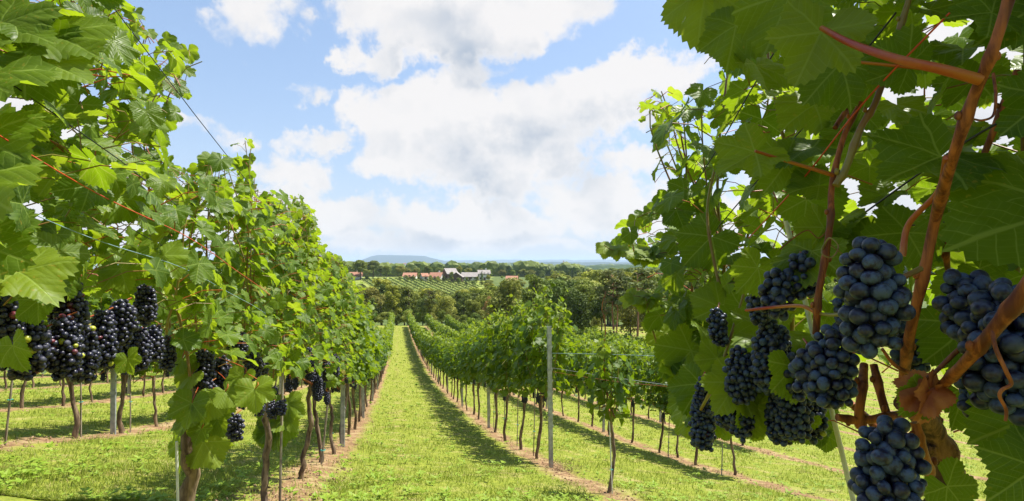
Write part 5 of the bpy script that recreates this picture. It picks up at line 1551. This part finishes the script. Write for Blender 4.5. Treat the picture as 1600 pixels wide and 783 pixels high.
wire(0, 0, 0, 0, .0014, M['black_wire'], 'black wire behind the dark leaf at upper right', G, pts=smooth_path([P(1620, 165, .55), P(1500, 228, .62), P(1300, 370, .9), P(1180, 460, 1.4)], 20))
wire(0, 0, 0, 0, .0014, M['black_wire'], 'thin black wire ending near the top of the near right vine', G, pts=smooth_path([P(1600, 330, .7), P(1460, 350, .8), P(1340, 380, 1.0), P(1100, 480, 2.0)], 20))
wire(0, 0, 0, 0, .0014, M['black_wire'], 'upper black wire rising through the near right foliage', G, pts=smooth_path([P(1400, 20, .7), P(1280, 170, .85), P(1160, 310, 1.2), P(1060, 430, 1.9)], 20))
wire(0, 0, 0, 0, .0014, M['black_wire'], 'black wire left of the others in the near right foliage', G, pts=smooth_path([P(1250, 20, .8), P(1180, 130, .95), P(1110, 250, 1.3), P(1040, 360, 2.0)], 20))


def stake(a, e, rad, mat, label, grp='thin stakes tied beside the vines', tie=True, name='stake'):
    a = np.array(a, float); e = np.array(e, float)
    t = thing(name, label, 'stake', a, 0, grp)
    b = Buf(); tube(b, np.linspace(0, 1, 5)[:, None] * (e - a), rad, 8, None, 0, True); link('rod', b.mesh('rod', mat), t)
    if tie:
        b = Buf(); c = (e - a) * .38; th = np.linspace(0, 2 * pi, 13)
        tube(b, np.stack([c[0] + np.cos(th) * rad * 2.2, c[1] + np.sin(th) * rad * 2.2, c[2] + 0 * th], 1), rad * .4, 5); link('tie', b.mesh('tie', M['tie']), t)
    return t


g = lambda L_, Y: (rowx(L_, Y), Y, gz(rowx(L_, Y), Y))
stake(P(1352, 860, .95), P(1222, 320, .95), .0042, M['white_stake'], 'long leaning white rod between the near right bunches', tie=False)
stake(P(284, 1090, 2.0), P(276, 690, 2.0), .0048, M['white_stake'], 'white rod beside the thick shaggy trunk at left', tie=False)
stake(P(500, 748, 5.55), P(512, 630, 5.5), .010, M['wood_stake'], 'pale slanting stake with teal tie before the left steel post')
stake(P(436, 850, 3.45), P(443, 520, 3.45), .008, M['wood_stake'], 'grey stake rising through the left vine with teal tied trunk', tie=False)
stake(P(518, 700, 7.4), P(519, 640, 7.4), .010, M['wood_stake'], 'short pale stake close left of the nearest left steel post')
stake(P(957, 782, 5.25), P(952, 655, 5.25), .006, M['white_stake'], 'thin white rod with green tie at the nearest young vine')
stake(P(1127, 760, 7.8), P(1129, 690, 7.8), .008, M['wood_stake'], 'pale stake by the dark trunk under the hanging grapes at right')
stake(P(1044, 716, 9.5), P(1046, 650, 9.5), .008, M['wood_stake'], 'stake with teal tie at the low young vine right')
for k, (nm, L_, Y) in enumerate([('first', 2.05, 8.35), ('second', 2.05, 9.5), ('third', 2.05, 10.65), ('fourth', 2.05, 11.8)]):
    q = g(L_ + .05, Y); stake(q, (q[0] + .02, q[1], q[2] + 1.0), .008, M['wood_stake'], f'{nm} thin stake beyond the tall grey post right of the path')
for k, (nm, L_, Y) in enumerate([('first', -3.6, 5.0), ('second', -3.6, 6.2), ('third', -3.6, 7.35)]):
    q = g(L_, Y); stake(q, (q[0] + .12 * (k == 0), q[1], q[2] + 1.1), .009, M['wood_stake'], f'{nm} pale stake in the second row left of the path')

# dry prunings heaped at the foot of the grey post
b = Buf(); r2 = np.random.default_rng(5)
c0 = np.array(g(2.12, 6.95))
for k in range(130):
    a = c0 + [r2.normal(0, .13), r2.normal(0, .12), abs(r2.normal(0, .05))]
    dr = unit(r2.normal(0, 1, 3)) * [1, 1, .45]
    tube(b, smooth_path([a, a + dr * .06 + [0, 0, .02], a + dr * .13], 4), [.003, .002, .001, .001], 3)
tag(link('dry_prunings', b.mesh('dry_prunings', bark_material('dry_twig', (.07, .035, .02), (.22, .13, .07), 30, 2))), 'small heap of dry brown twigs at the foot of the tall grey post', 'twigs')

# ------------------------------------------------------------------ grass
m, t_, out_ = material('grass_blade')
at = t_.new('ShaderNodeAttribute', attribute_name='col'); r1, g1, b1 = t_.xyz(at.outputs['Vector'])
c = t_.mix(r1, (0.140, 0.200, 0.020), (0.295, 0.340, 0.042)); c = t_.mix(g1, c, (0.40, 0.32, 0.13)); c = t_.mix(b1, c, (0.22, 0.34, 0.026))
p_ = principled(t_, c, .55, .3)
tr_ = t_.new('ShaderNodeBsdfTranslucent'); t_.l.new(t_.mix(.5, c, (.34, .44, .05)), tr_.inputs[0])
mx_ = t_.new('ShaderNodeMixShader'); mx_.inputs[0].default_value = .35
t_.l.new(p_.outputs[0], mx_.inputs[1]); t_.l.new(tr_.outputs[0], mx_.inputs[2]); t_.l.new(mx_.outputs[0], out_.inputs[0])
M['grass'] = m
r2 = np.random.default_rng(21)
dd_ = np.geomspace(3.2, 98, 500)
pyd = 410 + F * drop(dd_) / dd_


def spots(n, ymin, ymax, power=1.0):
    py = ymin + (ymax - ymin) * r2.random(n)
    d = np.interp(-py, -pyd[::1], dd_)
    px = r2.uniform(-220, 1820, n)
    x = (px - 800) / F * d + r2.normal(0, .05, n)
    return x, d


def lump(x, y, f, s=0):
    return np.sin(x * f + s) * np.cos(y * f * 1.1 + s * 2) + .6 * np.sin(x * f * 2.3 - y * f * 1.7 + s)


def rowdist(x, y):
    q = ((x + SKEW * y - 2.05) / 2.85 + .5) % 1
    return np.abs(q - .5) * 2.85


b = Buf()
x, y = spots(330000, 506, 860)
rd = rowdist(x, y) + .12 * lump(x, y, 2.1)
kp = (rd > .30) | (r2.random(len(x)) < .10)
trk = np.exp(-((rowdist(x, y) - .82) / .16) ** 2)
kp &= r2.random(len(x)) > trk * .20
kp &= (r2.random(len(x)) < .80 + .2 * lump(x, y, 1.6, 1))
x, y = x[kp], y[kp]; n = len(x)
z = ground(x, y)
lp = lump(x, y, 1.9, 3)
h = r2.uniform(.018, .055, n) * (1 + .35 * lp) * (1 + .02 * y)
a = r2.uniform(0, 2 * pi, n); w_ = r2.uniform(.0016, .0034, n) * np.maximum(1, y / 6)
lean = r2.uniform(.1, 1.1, n)[:, None] * h[:, None] * np.stack([np.cos(a * 3.1), np.sin(a * 3.1), 0 * a], 1)
base = np.stack([x, y, z - .004], 1); sd = np.stack([np.cos(a), np.sin(a), 0 * a], 1) * w_[:, None]
up = np.zeros((n, 3)); up[:, 2] = h
cg = np.stack([r2.random(n), np.clip((r2.random(n) < .14 + .10 * lump(x, y, 1.1, 2)) * r2.random(n), 0, 1), np.zeros(n)], 1)
v = np.stack([base - sd, base + sd, base + up * .6 + lean * .35 + sd * .7, base + up * .6 + lean * .35 - sd * .7, base + up + lean], 1).reshape(-1, 3)
i = (np.arange(n) * 5)[:, None]
off = b.n
b.add(v, i + np.array([[0, 1, 2, 3]]), np.repeat(cg, 5, 0))
b.f.append(i + np.array([[3, 2, 4]]) + off); b.uv.append(np.zeros((n * 3, 2), np.float32)); b.mi.append(np.zeros(n, np.int32))
# broad leaved weeds and clover in clumps
nc = 5200
x, y = spots(nc, 540, 860)
pl = lump(x, y, 1.5, 5) + .6 * r2.random(nc)
rd = rowdist(x, y)
kp = ((pl > -.1) & (rd > .25)) | (r2.random(nc) < .18)
x, y = x[kp], y[kp]; nc = len(x)
k_ = 9
X_ = np.repeat(x, k_); Y_ = np.repeat(y, k_); N_ = len(X_)
an = r2.uniform(0, 2 * pi, N_); rr = r2.uniform(0, .05, N_)
px_ = X_ + np.cos(an) * rr; py_ = Y_ + np.sin(an) * rr
hh = np.repeat(r2.uniform(.02, .085, nc), k_) * r2.uniform(.5, 1.1, N_)
pos = np.stack([px_, py_, ground(px_, py_) + hh], 1)
tip = np.stack([np.cos(an), np.sin(an), r2.uniform(-.2, .7, N_)], 1)
tip = unit(tip); sdv = unit(np.cross(tip, [0, 0, 1.])); up_ = np.cross(sdv, tip)
ls = (np.repeat(r2.uniform(.016, .038, nc), k_) * r2.uniform(.6, 1.2, N_) * np.maximum(1, Y_ / 9))[:, None]
v = np.stack([pos - tip * ls * .6, pos + sdv * ls * .42 + up_ * ls * .1, pos + tip * ls, pos - sdv * ls * .42 + up_ * ls * .1], 1).reshape(-1, 3)
cg = np.stack([r2.random(N_), (r2.random(N_) < .03) * .8, np.repeat(r2.uniform(.5, 1, nc), k_)], 1)
b.add(v, np.arange(N_ * 4).reshape(-1, 4), np.repeat(cg, 4, 0))
tag(link('grass', b.mesh('grass', M['grass'], False)), 'short sunlit grass with broad leaved weeds between the rows', 'grass', kind='stuff')
# dry straw and crumbs on the soil strips
b = Buf(); nS = 26000
x, y = spots(nS, 530, 860)
rd = rowdist(x, y); kp = rd < .42; x, y = x[kp], y[kp]; n = len(x)
a = r2.uniform(0, 2 * pi, n); l_ = r2.uniform(.015, .06, n)[:, None] * np.maximum(1, y / 8)[:, None]
dr = np.stack([np.cos(a), np.sin(a), r2.uniform(-.05, .45, n)], 1); sd = np.stack([-np.sin(a), np.cos(a), 0 * a], 1) * .0022 * np.maximum(1, y / 6)[:, None]
base = np.stack([x, y, ground(x, y) + .004], 1)
v = np.stack([base - sd, base + sd, base + dr * l_ + sd * .5, base + dr * l_ - sd * .5], 1).reshape(-1, 3)
cg = np.stack([r2.random(n), r2.uniform(.5, 1, n), 0 * a], 1)
b.add(v, np.arange(n * 4).reshape(-1, 4), np.repeat(cg, 4, 0))
v0, f0 = ICO[0]
x, y = spots(16000, 540, 860); kp = rowdist(x, y) < .36; x, y = x[kp], y[kp]
mS, tS, oS = material('soil_crumb'); gS = tS.new('ShaderNodeNewGeometry')
pS = principled(tS, tS.mix(tS.mr(tS.noise(gS.outputs['Position'], 9, 3), .4, .6), (.14, .08, .045), (.34, .23, .14)), .9, .1); tS.l.new(pS.outputs[0], oS.inputs[0])
n = len(x); sc = r2.uniform(.004, .016, n) * np.maximum(1, y / 10)
v = v0[None] * sc[:, None, None] * r2.uniform(.6, 1.3, (n, 12, 1)) + np.stack([x, y, ground(x, y) + .002], 1)[:, None]
b.add(v.reshape(-1, 3), (f0[None] + (np.arange(n) * 12)[:, None, None]).reshape(-1, 3), None, None, 1)
tag(link('straw_litter', b.mesh('straw_litter', [M['grass'], mS], False)), 'dry straw and soil crumbs under the vine rows', 'straw', kind='stuff')
#@@END
